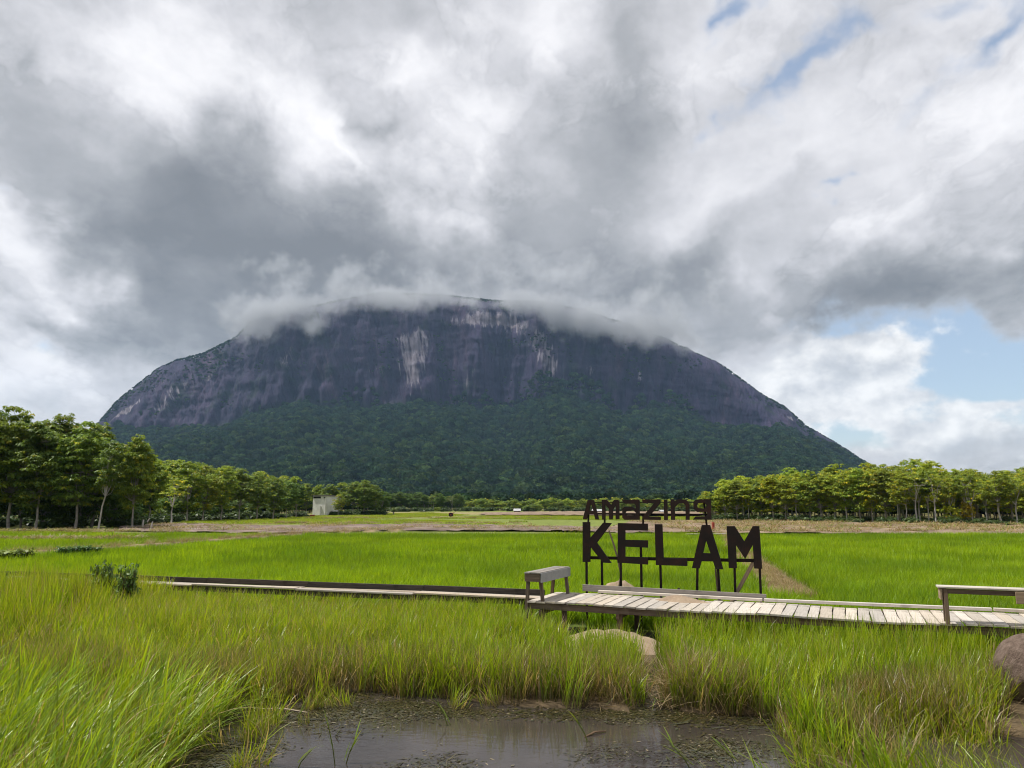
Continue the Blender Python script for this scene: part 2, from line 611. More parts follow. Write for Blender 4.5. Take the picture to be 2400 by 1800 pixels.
# ---------------------------------------------------------------- ground, one sheet to the horizon
DECK_Z = 0.70
dl = at_z(1234, 1410, DECK_Z)      # near left corner of the boardwalk
dr = at_z(2400, 1471, DECK_Z)
fl = at_z(1304, 1389, DECK_Z)
fr_ = at_z(2387, 1441, DECK_Z)
DU = (Vector((dr.x, dr.y, 0)) - Vector((dl.x, dl.y, 0))).normalized()     # along the boardwalk
DV = Vector((-DU.y, DU.x, 0))                                             # across it, away from the camera
DW = (Vector((fl.x, fl.y, 0)) - Vector((dl.x, dl.y, 0))).dot(DV)          # its width


def deck_line(x):
    return dl.y + (x - dl.x) * DU.y / DU.x


def edge_pts(rows, z=0.0):
    a = np.array([tuple(at_z(px, py, z)) for px, py in rows])
    return a[np.argsort(a[:, 0])]


# waterline of the pond (far shore), read off the photograph
SHORE = edge_pts([(-500, 1640), (0, 1640), (330, 1660), (560, 1650), (700, 1632), (850, 1622), (1000, 1632), (1200, 1652), (1450, 1664),
                  (1650, 1670), (1800, 1678), (1900, 1692), (1990, 1722), (2070, 1780), (2140, 1850), (2330, 2080)])
BUND_A = at_z(1868, 1412, 0.12)
BUND_B = at_z(1690, 1252, 0.12)
LB = [at_z(-420, 1360, 0.12), at_z(0, 1312, 0.12), at_z(200, 1299, 0.12), at_z(420, 1283, 0.12), at_z(700, 1260, 0.12), at_z(940, 1247, 0.12)]


def shore_y(x):
    return np.interp(x, SHORE[:, 0], SHORE[:, 1])


def seg_dist(x, y, a, b):
    ax, ay, bx, by = a[0], a[1], b[0], b[1]
    dx, dy = bx - ax, by - ay
    t = np.clip(((x - ax) * dx + (y - ay) * dy) / (dx * dx + dy * dy), 0, 1)
    return np.hypot(x - ax - t * dx, y - ay - t * dy), t


def left_bund_dist(x, y):
    d = np.full(np.shape(x), 1e9)
    for a, b in zip(LB[:-1], LB[1:]):
        d = np.minimum(d, seg_dist(x, y, a, b)[0])
    return d


# channel of open water running back from the pond under the boardwalk
CH = [at_z(1530, 1660, 0.0), at_z(1530, 1590, 0.0), at_z(1512, 1530, 0.0)]


def channel_dist(x, y):
    return np.minimum(seg_dist(x, y, CH[0], CH[1])[0], seg_dist(x, y, CH[1], CH[2])[0])


def ground_z(x, y):
    x = np.asarray(x, float)
    y = np.asarray(y, float)
    n = smooth_noise((x, y), 3, 4, 0.35)
    n2 = smooth_noise((x, y), 5, 3, 1.7)
    z = 0.05 + 0.05 * (n - 0.5) + 0.03 * (n2 - 0.5)
    s = shore_y(x) + 0.7 * (smooth_noise((x, y * 0), 11, 3, 0.9) - 0.5)
    pond = sstep(s - y, -0.25, 0.55)
    left = sstep(x, -4.6, -2.6)          # shallow, reed-filled to the left
    z = z - pond * (0.10 + 0.30 * left)
    z = z - 0.32 * (1 - sstep(channel_dist(x, y), 0.05, 0.36)) * (y < 12.4)
    road = 1 - sstep(y, 2.2, 4.6)
    z = z * (1 - road) + 0.92 * road
    d1, t1 = seg_dist(x, y, BUND_A, BUND_B)
    z = z + 0.20 * (1 - sstep(d1, 0.25, 0.85))
    z = z + 0.38 * (1 - sstep(left_bund_dist(x, y), 0.3, 1.0))
    return z


M_WATER_Z = 0.0


def build_ground():
    def axis(lo, hi, near_lo, near_hi, step, grow=1.12):
        a = [near_lo]
        while a[-1] < near_hi:
            a.append(a[-1] + step)
        s = step
        while a[-1] < hi:
            s *= grow
            a.append(a[-1] + s)
        s = step
        b = [near_lo]
        while b[-1] > lo:
            s *= grow
            b.append(b[-1] - s)
        return np.array(b[:0:-1] + a)
    xs = axis(-4200, 4200, -14, 14, 0.14, 1.09)
    ys = axis(-300, 4900, 2, 22, 0.14, 1.07)
    X, Y = np.meshgrid(xs, ys)
    Z = ground_z(X, Y)
    V = np.stack([X, Y, Z], -1).reshape(-1, 3)
    nx, ny = len(xs), len(ys)
    i = np.arange(nx - 1)[None, :] + nx * np.arange(ny - 1)[:, None]
    F = np.stack([i, i + 1, i + 1 + nx, i + nx], -1).reshape(-1, 4)
    x, y = V[:, 0], V[:, 1]
    # base colours: wet mud, earth, grass land
    green = np.array((0.075, 0.10, 0.02))
    mud = np.array((0.055, 0.042, 0.030))
    stubble = np.array((0.30, 0.225, 0.155))
    n = smooth_noise((x, y), 21, 4, 0.12)
    c = np.outer(np.ones(len(x)), np.array((0.10, 0.105, 0.04)))
    far = sstep(y, 60, 75)
    patch = sstep(smooth_noise((x * 0.35, y), 31, 3, 0.05), 0.42, 0.6)
    grassland = np.array((0.15, 0.19, 0.04))[None] * (1 - patch[:, None]) + np.array((0.24, 0.215, 0.10))[None] * patch[:, None]
    c = c * (1 - far[:, None]) + grassland * far[:, None]
    paddy = ((y > 13.5) & (y < 62)).astype(float)
    c = c * (1 - paddy[:, None]) + np.array((0.07, 0.10, 0.018))[None] * paddy[:, None]
    near = (y < 14.5).astype(float)
    c = c * (1 - near[:, None]) + (np.array((0.10, 0.075, 0.045))[None] * (0.6 + 0.8 * n[:, None])) * near[:, None]
    d1, _t = seg_dist(x, y, BUND_A, BUND_B)
    bk = (1 - sstep(d1, 0.3, 0.75)) + (1 - sstep(left_bund_dist(x, y), 0.2, 0.6))
    bk = np.clip(bk, 0, 1)[:, None]
    c = c * (1 - bk) + np.array((0.27, 0.20, 0.13))[None] * bk
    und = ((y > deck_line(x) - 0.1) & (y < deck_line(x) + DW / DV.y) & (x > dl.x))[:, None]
    c = np.where(und, np.array((0.035, 0.028, 0.022))[None], c)  # boardwalk's shade painted into the mud tint beneath it
    V_ = V
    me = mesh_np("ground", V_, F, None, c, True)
    m, w, out = new_mat("field_earth")
    tint = attr(w, "tint")
    pos = w.node('ShaderNodeNewGeometry').outputs['Position']
    n1 = w.noise(pos, 0.9, 6.0, 0.62)
    n2 = w.noise(pos, 9.0, 5.0, 0.65)
    px_, py_, pz_ = w.xyz(pos)
    wet = w.ss(pz_, -0.02, 0.05, 0.45, 1.0)
    col = w.mix(1.0, tint, w.ramp(n1, [(0.3, (0.6, 0.58, 0.55)), (0.7, (1.35, 1.3, 1.2))]), 'MULTIPLY')
    col = w.mix(1.0, col, w.ramp(n2, [(0.3, (0.7, 0.7, 0.7)), (0.7, (1.3, 1.3, 1.3))]), 'MULTIPLY')
    hsv = w.node('ShaderNodeHueSaturation')
    w.put(hsv.inputs['Value'], wet)
    w.l.new(col, hsv.inputs['Color'])
    principled(w, out, hsv.outputs[0], 0.92, 0.2, normal=bump(w, w.m('ADD', n1, n2), 0.6, 0.05))
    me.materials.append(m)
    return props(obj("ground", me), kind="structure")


build_ground()


def sheet(name, poly, z, mat, res=None, h=0.0, kind="structure", follow=False):
    """a piece of land inside a polygon (list of xy), as a fine grid clipped to it"""
    P = np.array([(p[0], p[1]) for p in poly])
    lo, hi = P.min(0), P.max(0)
    res = res or max((hi - lo).max() / 60.0, 0.2)
    xs = np.arange(lo[0], hi[0] + res, res)
    ys = np.arange(lo[1], hi[1] + res, res)
    X, Y = np.meshgrid(xs, ys)
    x, y = X.ravel(), Y.ravel()
    ins = inside(x, y, P)
    Z = z + h * (smooth_noise((x, y), 77, 4, 0.8) - 0.35)
    if follow:
        Z = Z + ground_z(x, y)
    V = np.stack([x, y, Z], -1)
    nx, ny = len(xs), len(ys)
    i = (np.arange(nx - 1)[None, :] + nx * np.arange(ny - 1)[:, None])
    F = np.stack([i, i + 1, i + 1 + nx, i + nx], -1).reshape(-1, 4)
    F = F[ins[F].all(1)]
    used = np.unique(F)
    remap = np.zeros(len(V), int)
    remap[used] = np.arange(len(used))
    return props(obj(name, mesh_np(name, V[used], remap[F], mat, None, True)), kind=kind)


def inside(x, y, P):
    r = np.zeros(len(x), bool)
    j = len(P) - 1
    for i in range(len(P)):
        xi, yi = P[i]
        xj, yj = P[j]
        c = ((yi > y) != (yj > y)) & (x < (xj - xi) * (y - yi) / (yj - yi + 1e-12) + xi)
        r ^= c
        j = i
    return r


def px_poly(rows, z=0.05):
    return [tuple(at_z(px, py, z))[:2] for px, py in rows]


# mown, straw-strewn land and ploughed mud beyond the green rice
M['stubble'] = plain_noise_mat("mown_straw_ground", [(0.30, (0.10, 0.072, 0.05)), (0.45, (0.18, 0.13, 0.09)), (0.58, (0.265, 0.20, 0.14)), (0.75, (0.35, 0.28, 0.19))], 0.55, 7.0, 0.95, 1.0, 0.2, coords='Object')
M['mud'] = plain_noise_mat("ploughed_mud", [(0.30, (0.07, 0.05, 0.042)), (0.48, (0.16, 0.118, 0.098)), (0.6, (0.235, 0.18, 0.15)), (0.78, (0.32, 0.255, 0.205))], 0.5, 7.0, 0.9, 1.0, 0.2, coords='Object')
STUB_R = px_poly([(1580, 1252), (2900, 1262), (2900, 1236), (2400, 1234), (2000, 1226), (1650, 1222), (1480, 1222), (1420, 1240)])
MUD_L = px_poly([(270, 1247), (640, 1252), (960, 1246), (1240, 1247), (1560, 1252), (1480, 1240), (1240, 1234), (960, 1230), (640, 1234), (480, 1230), (285, 1228)])
sheet("mown_field", STUB_R, 0.16, M['stubble'], 0.5, 0.35)
sheet("ploughed_field", MUD_L, 0.15, M['mud'], 0.5, 0.32)
FAR_BROWN = px_poly([(1120, 1209), (1650, 1211), (1700, 1202), (1330, 1200), (1120, 1203)])
sheet("fallow_field", FAR_BROWN, 0.25, M['stubble'], 2.0, 0.5)

# ---------------------------------------------------------------- the mountain
SIL = [(-150, 1184), (60, 1150), (150, 1085), (212, 1014), (274, 942), (366, 868), (412, 846), (477, 830), (553, 792), (591, 752), (640, 745), (700, 728),
       (800, 705), (890, 688), (1042, 694), (1150, 706), (1264, 709), (1356, 727), (1450, 755), (1562, 796), (1627, 828), (1692, 857),
       (1779, 922), (1845, 960), (1888, 1000), (1953, 1036), (2029, 1085), (2110, 1130), (2230, 1184)]
FOOT = [(-150, 1184), (60, 1165), (150, 1100), (228, 1040), (358, 1015), (488, 1005), (608, 975), (694, 945), (781, 945), (868, 958), (976, 950), (1085, 962),
        (1194, 985), (1302, 935), (1367, 940), (1443, 972), (1573, 988), (1660, 1008), (1758, 1008), (1845, 1015), (1910, 1042), (1986, 1080), (2110, 1140), (2230, 1184)]
Y_BASE, Y_FOOT, Y_RIDGE, Y_BACK = 900.0, 2420.0, 2750.0, 4600.0
RX = np.array([at_y(px, py, Y_RIDGE).x for px, py in SIL])
RZ = np.array([max(at_y(px, py, Y_RIDGE).z, 0.0) for px, py in SIL])
FX = np.array([at_y(px, py, Y_FOOT).x for px, py in FOOT])
FZ = np.array([max(at_y(px, py, Y_FOOT).z, 0.0) for px, py in FOOT])


def mountain_z(x, y):
        # the wooded apron narrows towards the plain
    yy = y
    R = np.interp(x * np.clip(Y_RIDGE / np.maximum(y, 500.0), 1.0, 3.1), RX, RZ)
    Fz = np.interp(x * np.clip(Y_FOOT / np.maximum(y, 500.0), 0.88, 2.7), FX, FZ)
    Fz = np.minimum(Fz, R * 0.96)
    t1 = np.clip((yy - Y_BASE) / (Y_FOOT - Y_BASE), 0, 1)
    z1 = Fz * t1 ** 1.35
    t2 = np.clip((yy - Y_FOOT) / (Y_RIDGE - Y_FOOT), 0, 1)
    z2 = (R - Fz) * (1 - (1 - t2) ** 1.7)
    t3 = np.clip((yy - Y_RIDGE) / (Y_BACK - Y_RIDGE), 0, 1)
    z = z1 + z2
    return z * (1 - sstep(t3, 0, 1)), t1, t2, t3


def build_mountain():
    xs = np.linspace(RX[0] - 20, RX[-1] + 20, 640)
    ys = np.concatenate([np.linspace(Y_BASE - 40, Y_FOOT, 110)[:-1], np.linspace(Y_FOOT, Y_RIDGE, 130)[:-1], np.linspace(Y_RIDGE, Y_BACK + 30, 50)])
    X, Y = np.meshgrid(xs, ys)
    Z, t1, t2, t3 = mountain_z(X, Y)
    rock = sstep(t2, 0.0, 0.05) * (1 - sstep(t3, 0.0, 0.05))
    # flutes and buttresses of the rock face, gullies of the wooded slope
    fl1 = smooth_noise((X * 0.010, Z * 0.0016), 41, 4, 1.0) - 0.5
    fl2 = smooth_noise((X * 0.05, Z * 0.006), 43, 4, 1.0) - 0.5
    led = smooth_noise((X * 0.008, Z * 0.022), 45, 4, 1.0) - 0.5
    env = np.clip(np.interp(X, RX, RZ) / 300.0, 0, 1)
    fl3 = smooth_noise((X * 0.12, Z * 0.02), 44, 3, 1.0) - 0.5
    Y2 = Y + rock * (fl1 * 120 + fl2 * 44 + fl3 * 14 + led * 50) * env * (1 - t2 ** 4)
    gul = smooth_noise((X * 0.004, Y * 0.0016), 47, 4, 1.0) - 0.5
    Z2 = Z + (1 - rock) * gul * 110 * np.clip(Z / 150.0, 0, 1) * (t3 == 0)
    rim = np.clip(1 - np.abs(t2 - 1) * 8, 0, 1) * (smooth_noise((X * 0.03, Y * 0.0), 49, 4, 1.0) - 0.5) * 46 * env
    Z2 = Z2 + rim - 3.0
    V = np.stack([X, Y2, Z2], -1).reshape(-1, 3)
    nx, ny = len(xs), len(ys)
    i = np.arange(nx - 1)[None, :] + nx * np.arange(ny - 1)[:, None]
    F = np.stack([i, i + 1, i + 1 + nx, i + nx], -1).reshape(-1, 4)
    # pale scars on the rock, in the positions they have on the face
    x = V[:, 0]
    z = V[:, 2]
    pale = np.zeros(len(x))
    for (px, py, rx, ry, g, sk) in [(975, 840, 36, 60, 1.0, 0.0), (985, 900, 18, 45, 0.9, 0), (950, 800, 25, 25, 0.7, 0), (1150, 750, 85, 26, 1.0, 0), (1215, 762, 40, 24, 0.8, 0),
                                (1262, 800, 24, 38, 0.8, 0), (1280, 860, 22, 55, 0.85, 0), (305, 975, 14, 34, 0.9, 0.9), (420, 935, 26, 60, 0.45, 0.55),
                                (385, 900, 10, 50, 0.4, 0.8), (495, 888, 9, 10, 0.9, 0), (690, 845, 28, 50, 0.35, 0), (1375, 880, 12, 22, 0.6, 0), (1490, 890, 9, 18, 0.7, 0),
                                (1600, 870, 14, 40, 0.3, -0.5), (900, 880, 45, 30, 0.30, 0), (1100, 900, 40, 40, 0.3, 0), (1840, 985, 9, 7, 0.9, 0), (620, 795, 14, 14, 0.6, 0)]:
        c = at_y(px, py, 2600.0)
        s = 2600.0 / FPX
        dx = (x - c.x) - sk * (z - c.z)
        d = (dx / (rx * s)) ** 2 + ((z - c.z) / (ry * s)) ** 2
        pale = np.maximum(pale, g * np.exp(-d * 0.9))
    me = mesh_np("mountain", V, F, None, None, True, {"pale": pale, "rock": rock.ravel()})
    m, w, out = new_mat("mountain_rock")
    pos = w.node('ShaderNodeNewGeometry').outputs['Position']
    # streaks run down the slope: noise stretched along z, leaning out towards the flanks
    X_, Y_, Z_ = w.xyz(pos)
    lean = w.m('ADD', X_, w.m('MULTIPLY', w.m('MULTIPLY', X_, Z_), -0.00045))
    sv = w.comb(lean, w.m('MULTIPLY', Y_, 0.15), w.m('MULTIPLY', Z_, 0.055))
    s1 = w.noise(sv, 0.024, 6.0, 0.66)
    s2 = w.noise(sv, 0.13, 4.0, 0.65)
    s3 = w.noise(pos, 0.012, 6.0, 0.6)
    base = w.ramp(s1, [(0.32, (0.016, 0.016, 0.024)), (0.44, (0.034, 0.030, 0.044)), (0.54, (0.052, 0.042, 0.056)), (0.66, (0.075, 0.055, 0.062)), (0.78, (0.12, 0.088, 0.08))])
    base = w.mix(w.ss(s2, 0.48, 0.66, 0.0, 0.75), base, (0.020, 0.020, 0.028))
    base = w.mix(w.m('MULTIPLY', w.ss(s2, 0.42, 0.34), w.ss(s1, 0.56, 0.68)), base, (0.15, 0.12, 0.10))
    green = w.ss(s3, 0.56, 0.66)
    base = w.mix(w.m('MULTIPLY', green, 0.75), base, (0.022, 0.036, 0.020))
    pa = attr(w, "pale", True)
    pv = w.m('ADD', pa, w.m('MULTIPLY', w.m('SUBTRACT', s2, 0.5), 1.9))
    pv = w.m('ADD', pv, w.m('MULTIPLY', w.m('SUBTRACT', s3, 0.5), 0.8))
    pm = w.m('MULTIPLY', w.ss(pv, 0.36, 0.75), w.ss(pa, 0.10, 0.4))
    base = w.mix(pm, base, w.ramp(s2, [(0.35, (0.12, 0.108, 0.08)), (0.55, (0.26, 0.25, 0.175)), (0.7, (0.36, 0.345, 0.25))]))
    base = w.mix(1.0, base, (0.78, 0.73, 1.20), 'MULTIPLY')
    rk = attr(w, "rock", True)
    col = w.mix(rk, (0.020, 0.034, 0.016), base)
    hgt = w.m('ADD', s1, w.m('MULTIPLY', s2, 0.4))
    principled(w, out, col, 0.9, 0.15, normal=bump(w, hgt, 1.0, 30.0))
    me.materials.append(m)
    props(obj("mountain", me), kind="structure")
    return V, rock.ravel(), t2.ravel(), t3.ravel()


MV, MROCK, MT2, MT3 = build_mountain()
# ---------------------------------------------------------------- boardwalk
def dk(u, v, z=DECK_Z):
    """point u metres along the boardwalk, v metres across it"""
    p = Vector((dl.x, dl.y, 0)) + DU * u + DV * v
    return Vector((p.x, p.y, z))


def deck_sag(u):
    return 0.012 * math.sin(u * 1.9) + 0.010 * math.sin(u * 0.8 + 1.0)


def build_boardwalk():
    L = 11.4
    root = props(empty("boardwalk", dk(0, 0, 0)), "pale plank boardwalk on posts in front of the rusty letter sign", "boardwalk")
    root.rotation_euler = (0, 0, math.atan2(DU.y, DU.x))
    r = random.Random(4)
    u = 0.0
    meshes = []
    for k in range(5):
        bm = bmesh.new()
        nseg = 5
        W = DW - 0.02
        T = 0.028
        wd = 0.172
        rows = []
        for i in range(nseg + 1):
            yv = -W / 2 + W * i / nseg
            e1 = r.uniform(-0.006, 0.006)
            zz = r.uniform(-0.004, 0.004)
            rows.append([bm.verts.new((yv, -wd / 2 + e1, -T + zz)), bm.verts.new((yv, -wd / 2 + e1, zz)), bm.verts.new((yv, wd / 2 + e1 * 0.5, zz)), bm.verts.new((yv, wd / 2 + e1 * 0.5, -T + zz))])
        for a, b in zip(rows[:-1], rows[1:]):
            for j in range(4):
                bm.faces.new((a[j], a[(j + 1) % 4], b[(j + 1) % 4], b[j]))
        bm.faces.new(rows[0])
        bm.faces.new(rows[-1][::-1])
        meshes.append(bm_mesh("plank", bm, M['plank']))
    while u < L:
        wdt = r.uniform(0.155, 0.20)
        o = obj("plank", meshes[r.randrange(5)], root)
        o.scale = (1.0 + r.uniform(-0.012, 0.012), wdt / 0.18, 1.0)
        o.location = (u + wdt / 2, DW / 2 + r.uniform(-0.012, 0.012), DECK_Z + deck_sag(u) + r.uniform(-0.004, 0.004))
        o.rotation_euler = (r.uniform(-0.012, 0.012), r.uniform(-0.006, 0.006), math.pi / 2 + r.uniform(-0.012, 0.012))
        u += wdt + r.uniform(0.002, 0.012)
    # kerb board along the far edge, facing strip along the near edge, bearers and posts
    for a, b in ((0.9, 4.0), (4.03, 7.6), (7.63, L)):
        beam("edge_board", (a, DW - 0.02, DECK_Z + 0.042 + deck_sag(a)), (b, DW - 0.03, DECK_Z + 0.042 + deck_sag(b)), 0.09, 0.05, M['plank'], root)
    for a, b in ((0.0, 2.9), (2.93, 6.4), (6.43, L)):
        beam("bearer", (a, 0.10, DECK_Z - 0.085 + deck_sag(a)), (b, 0.10, DECK_Z - 0.085 + deck_sag(b)), 0.05, 0.11, M['post'], root)
        beam("bearer", (a, DW - 0.12, DECK_Z - 0.09), (b, DW - 0.12, DECK_Z - 0.09), 0.05, 0.10, M['post'], root)
    for i, a in enumerate(np.arange(0.25, L, 1.45)):
        for v in (0.16, DW - 0.18):
            beam("post", (a, v, -0.25), (a + r.uniform(-.03, .03), v, DECK_Z - 0.14), 0.085, 0.085, M['post'], root, 0.008)
        beam("cross_bearer", (a, 0.04, DECK_Z - 0.185), (a, DW - 0.06, DECK_Z - 0.185), 0.06, 0.09, M['post'], root)
    return root


build_boardwalk()


def build_walkway():
    """narrow plank path running off to the left, with a dark board on edge behind it"""
    a = at_z(1262, 1402, 0.55)
    b = at_z(310, 1366, 0.55)
    d = (b - a).normalized()
    nrm = Vector((d.y, -d.x, 0))
    if nrm.y < 0:
        nrm = -nrm
    L = (b - a).length + 6.5
    root = props(empty("plank_walkway", (a.x, a.y, 0)), "narrow plank walkway with dark side board running left through the grass", "walkway")
    root.rotation_euler = (0, 0, math.atan2(d.y, d.x))
    sgn = 1 if (Vector((-d.y, d.x, 0)).y > 0) else -1
    r = random.Random(9)
    s = 0.0
    while s < L:
        ln = r.uniform(2.4, 3.3)
        for k in range(2):
            v = sgn * (0.04 + 0.235 * k)
            dz = r.uniform(-0.015, 0.015)
            beam("plank", (s + 0.01, v, 0.55 + dz), (s + ln - 0.01, v + r.uniform(-0.02, 0.02), 0.55 + dz + r.uniform(-0.02, 0.02)), 0.22, 0.035, M['walk'], root)
        beam("side_board", (s + 0.005, sgn * 0.50, 0.615 + r.uniform(-0.01, 0.01)), (s + ln - 0.005, sgn * 0.50, 0.615 + r.uniform(-0.01, 0.01)), 0.035, 0.13, M['dark_board'], root)
        beam("bearer", (s + 0.01, sgn * 0.0, 0.47), (s + ln - 0.01, sgn * 0.0, 0.47), 0.05, 0.12, M['dark_board'], root)
        for q in (0.3, ln - 0.4):
            beam("post", (s + q, sgn * 0.06, -0.2), (s + q, sgn * 0.06, 0.41), 0.07, 0.07, M['post'], root)
            beam("post", (s + q, sgn * 0.44, -0.2), (s + q, sgn * 0.44, 0.53), 0.06, 0.06, M['post'], root)
        s += ln
    return root


build_walkway()


# ---------------------------------------------------------------- benches
def build_bench(name, label, origin, ang, L, Wd, H, left):
    """origin: near end of the seat, middle of its width; x along the seat"""
    root = props(empty(name, origin, ang), label, "bench", "benches on the boardwalk")
    r = random.Random(12 if left else 15)
    n = 3 if left else 2
    bw = Wd / n
    for i in range(n):
        v = -Wd / 2 + bw * (i + 0.5)
        beam("seat_board", (-0.04, v, H - 0.013 + r.uniform(-.003, .003)), (L + 0.04, v + r.uniform(-.004, .004), H - 0.013), bw - 0.006, 0.026, M['plank_grey'] if left else M['plank'], root)
    lx = (0.06, L - 0.1)
    for i, x in enumerate(lx):
        for s in (-1, 1):
            z0 = -0.008
            if left and i == 0 and s == 1:
                z0 = -0.62                       # this leg stands off the boardwalk, in the grass
            beam("leg", (x - (0.0 if left else 0.0), s * (Wd / 2 - 0.02 + (0.03 if left else 0.0)), z0), (x, s * (Wd / 2 - 0.045), H - 0.03), 0.055, 0.06, M['post'], root, 0.005)
    if left:
        beam("apron", (-0.03, -Wd / 2 - 0.012, H - 0.098), (L + 0.03, -Wd / 2 - 0.012, H - 0.098), 0.016, 0.17, M['zinc'], root, 0.002)
        beam("apron", (-0.02, -Wd / 2 + 0.01, H - 0.10), (-0.02, Wd / 2 - 0.005, H - 0.10), 0.02, 0.14, M['post'], root, 0.003)
        beam("apron", (-0.02, Wd / 2 - 0.012, H - 0.10), (L, Wd / 2 - 0.012, H - 0.10), 0.02, 0.13, M['post'], root, 0.003)
    else:
        beam("rail", (0.0, -Wd / 2 + 0.035, H - 0.065), (L, -Wd / 2 + 0.035, H - 0.065), 0.03, 0.07, M['post'], root, 0.003)
        for x in (0.0, L - 0.04):
            beam("apron", (x, -Wd / 2 + 0.012, H - 0.115), (x, Wd / 2 - 0.012, H - 0.115), 0.028, 0.16, M['tan_board'], root, 0.003)
        beam("apron", (L - 0.30, -Wd / 2 - 0.012, H - 0.12), (L + 0.05, -Wd / 2 - 0.012, H - 0.12), 0.022, 0.17, M['tan_board'], root, 0.003)
    return root


_b0 = at_z(1249, 1341, DECK_Z + 0.53)
_b1 = at_z(1316, 1327.5, DECK_Z + 0.53)
_bd = (_b1 - _b0)
build_bench("bench", "grey bench with metal sheet side set crosswise at the boardwalk's left end", (_b0.x, _b0.y, DECK_Z), math.atan2(_bd.y, _bd.x), _bd.length, 0.32, 0.53, True)
_c0 = at_z(2205, 1375, DECK_Z + 0.54)
_ang = math.atan2(DU.y, DU.x)
_c0 = _c0 + DV * 0.16
build_bench("bench", "pale wooden bench along the boardwalk cut off by the right photo edge", (_c0.x, _c0.y, DECK_Z), _ang, 1.25, 0.30, 0.54, False)

# ---------------------------------------------------------------- letter sign
SK = at_y(1367, 1317, 0)
_fk = dk(0, DW + 0.22)
S0 = Vector((_fk.x, _fk.y, 0))
SN = DV.copy()


def on_sign(cx, cy):
    """pixel of the sign crop -> (s, z) on the sign's upright plane"""
    d = ray(1350 + cx / 4.424, 1150 + cy / 4.424)
    t = S0.dot(SN) / d.dot(SN)
    p = Vector((d.x * t, d.y * t, CAMZ + d.z * t))
    return ((p - S0).dot(DU), p.z)


LETTERS = [
    ([(76, 325), (150, 325), (152, 492), (288, 332), (375, 335), (222, 538), (373, 750), (285, 745), (155, 578), (152, 738), (76, 738)], None),
    ([(440, 335), (748, 342), (748, 415), (515, 408), (515, 508), (750, 514), (750, 590), (515, 580), (515, 682), (750, 690), (750, 765), (438, 745)], None),
    ([(822, 347), (898, 347), (912, 700), (1157, 705), (1157, 780), (833, 770)], None),
    ([(1308, 355), (1392, 355), (1495, 690), (1530, 815), (1450, 810), (1425, 730), (1305, 728), (1285, 805), (1207, 800), (1228, 705)], [(1352, 515), (1398, 648), (1322, 645)]),
    ([(1565, 367), (1648, 367), (1747, 525), (1835, 367), (1903, 367), (1932, 808), (1850, 805), (1836, 560), (1757, 705), (1660, 560), (1670, 803), (1588, 800)], None),
    ([(128, 97), (190, 97), (243, 300), (208, 298), (193, 242), (132, 242), (115, 298), (78, 295)], [(160, 130), (188, 208), (142, 208)]),
    ([(277, 95), (325, 95), (372, 150), (400, 95), (440, 95), (453, 110), (453, 298), (418, 298), (418, 150), (387, 200), (385, 298), (350, 298), (348, 185), (308, 140), (305, 300), (277, 300)], None),
    ([(485, 95), (655, 92), (663, 105), (663, 302), (510, 302), (487, 280), (485, 190), (508, 168), (590, 166), (622, 188), (630, 160), (612, 136), (520, 136), (490, 118)], [(528, 206), (604, 206), (628, 230), (604, 256), (528, 256), (516, 232)]),
    ([(690, 92), (878, 90), (878, 130), (762, 268), (882, 270), (882, 304), (695, 301), (697, 268), (815, 132), (700, 132)], None),
    ([(915, 95), (950, 95), (955, 305), (918, 305)], None),
    ([(985, 90), (1020, 90), (1025, 108), (1060, 90), (1140, 92), (1165, 112), (1180, 150), (1180, 303), (1142, 303), (1140, 152), (1120, 130), (1070, 132), (1028, 170), (1030, 303), (990, 303)], None),
    ([(1220, 120), (1245, 92), (1312, 88), (1320, 100), (1332, 88), (1400, 88), (1408, 300), (1215, 300), (1240, 270), (1365, 264), (1362, 218), (1260, 222), (1225, 190)], [(1268, 130), (1335, 126), (1356, 150), (1350, 176), (1325, 186), (1268, 180), (1256, 155)]),
]


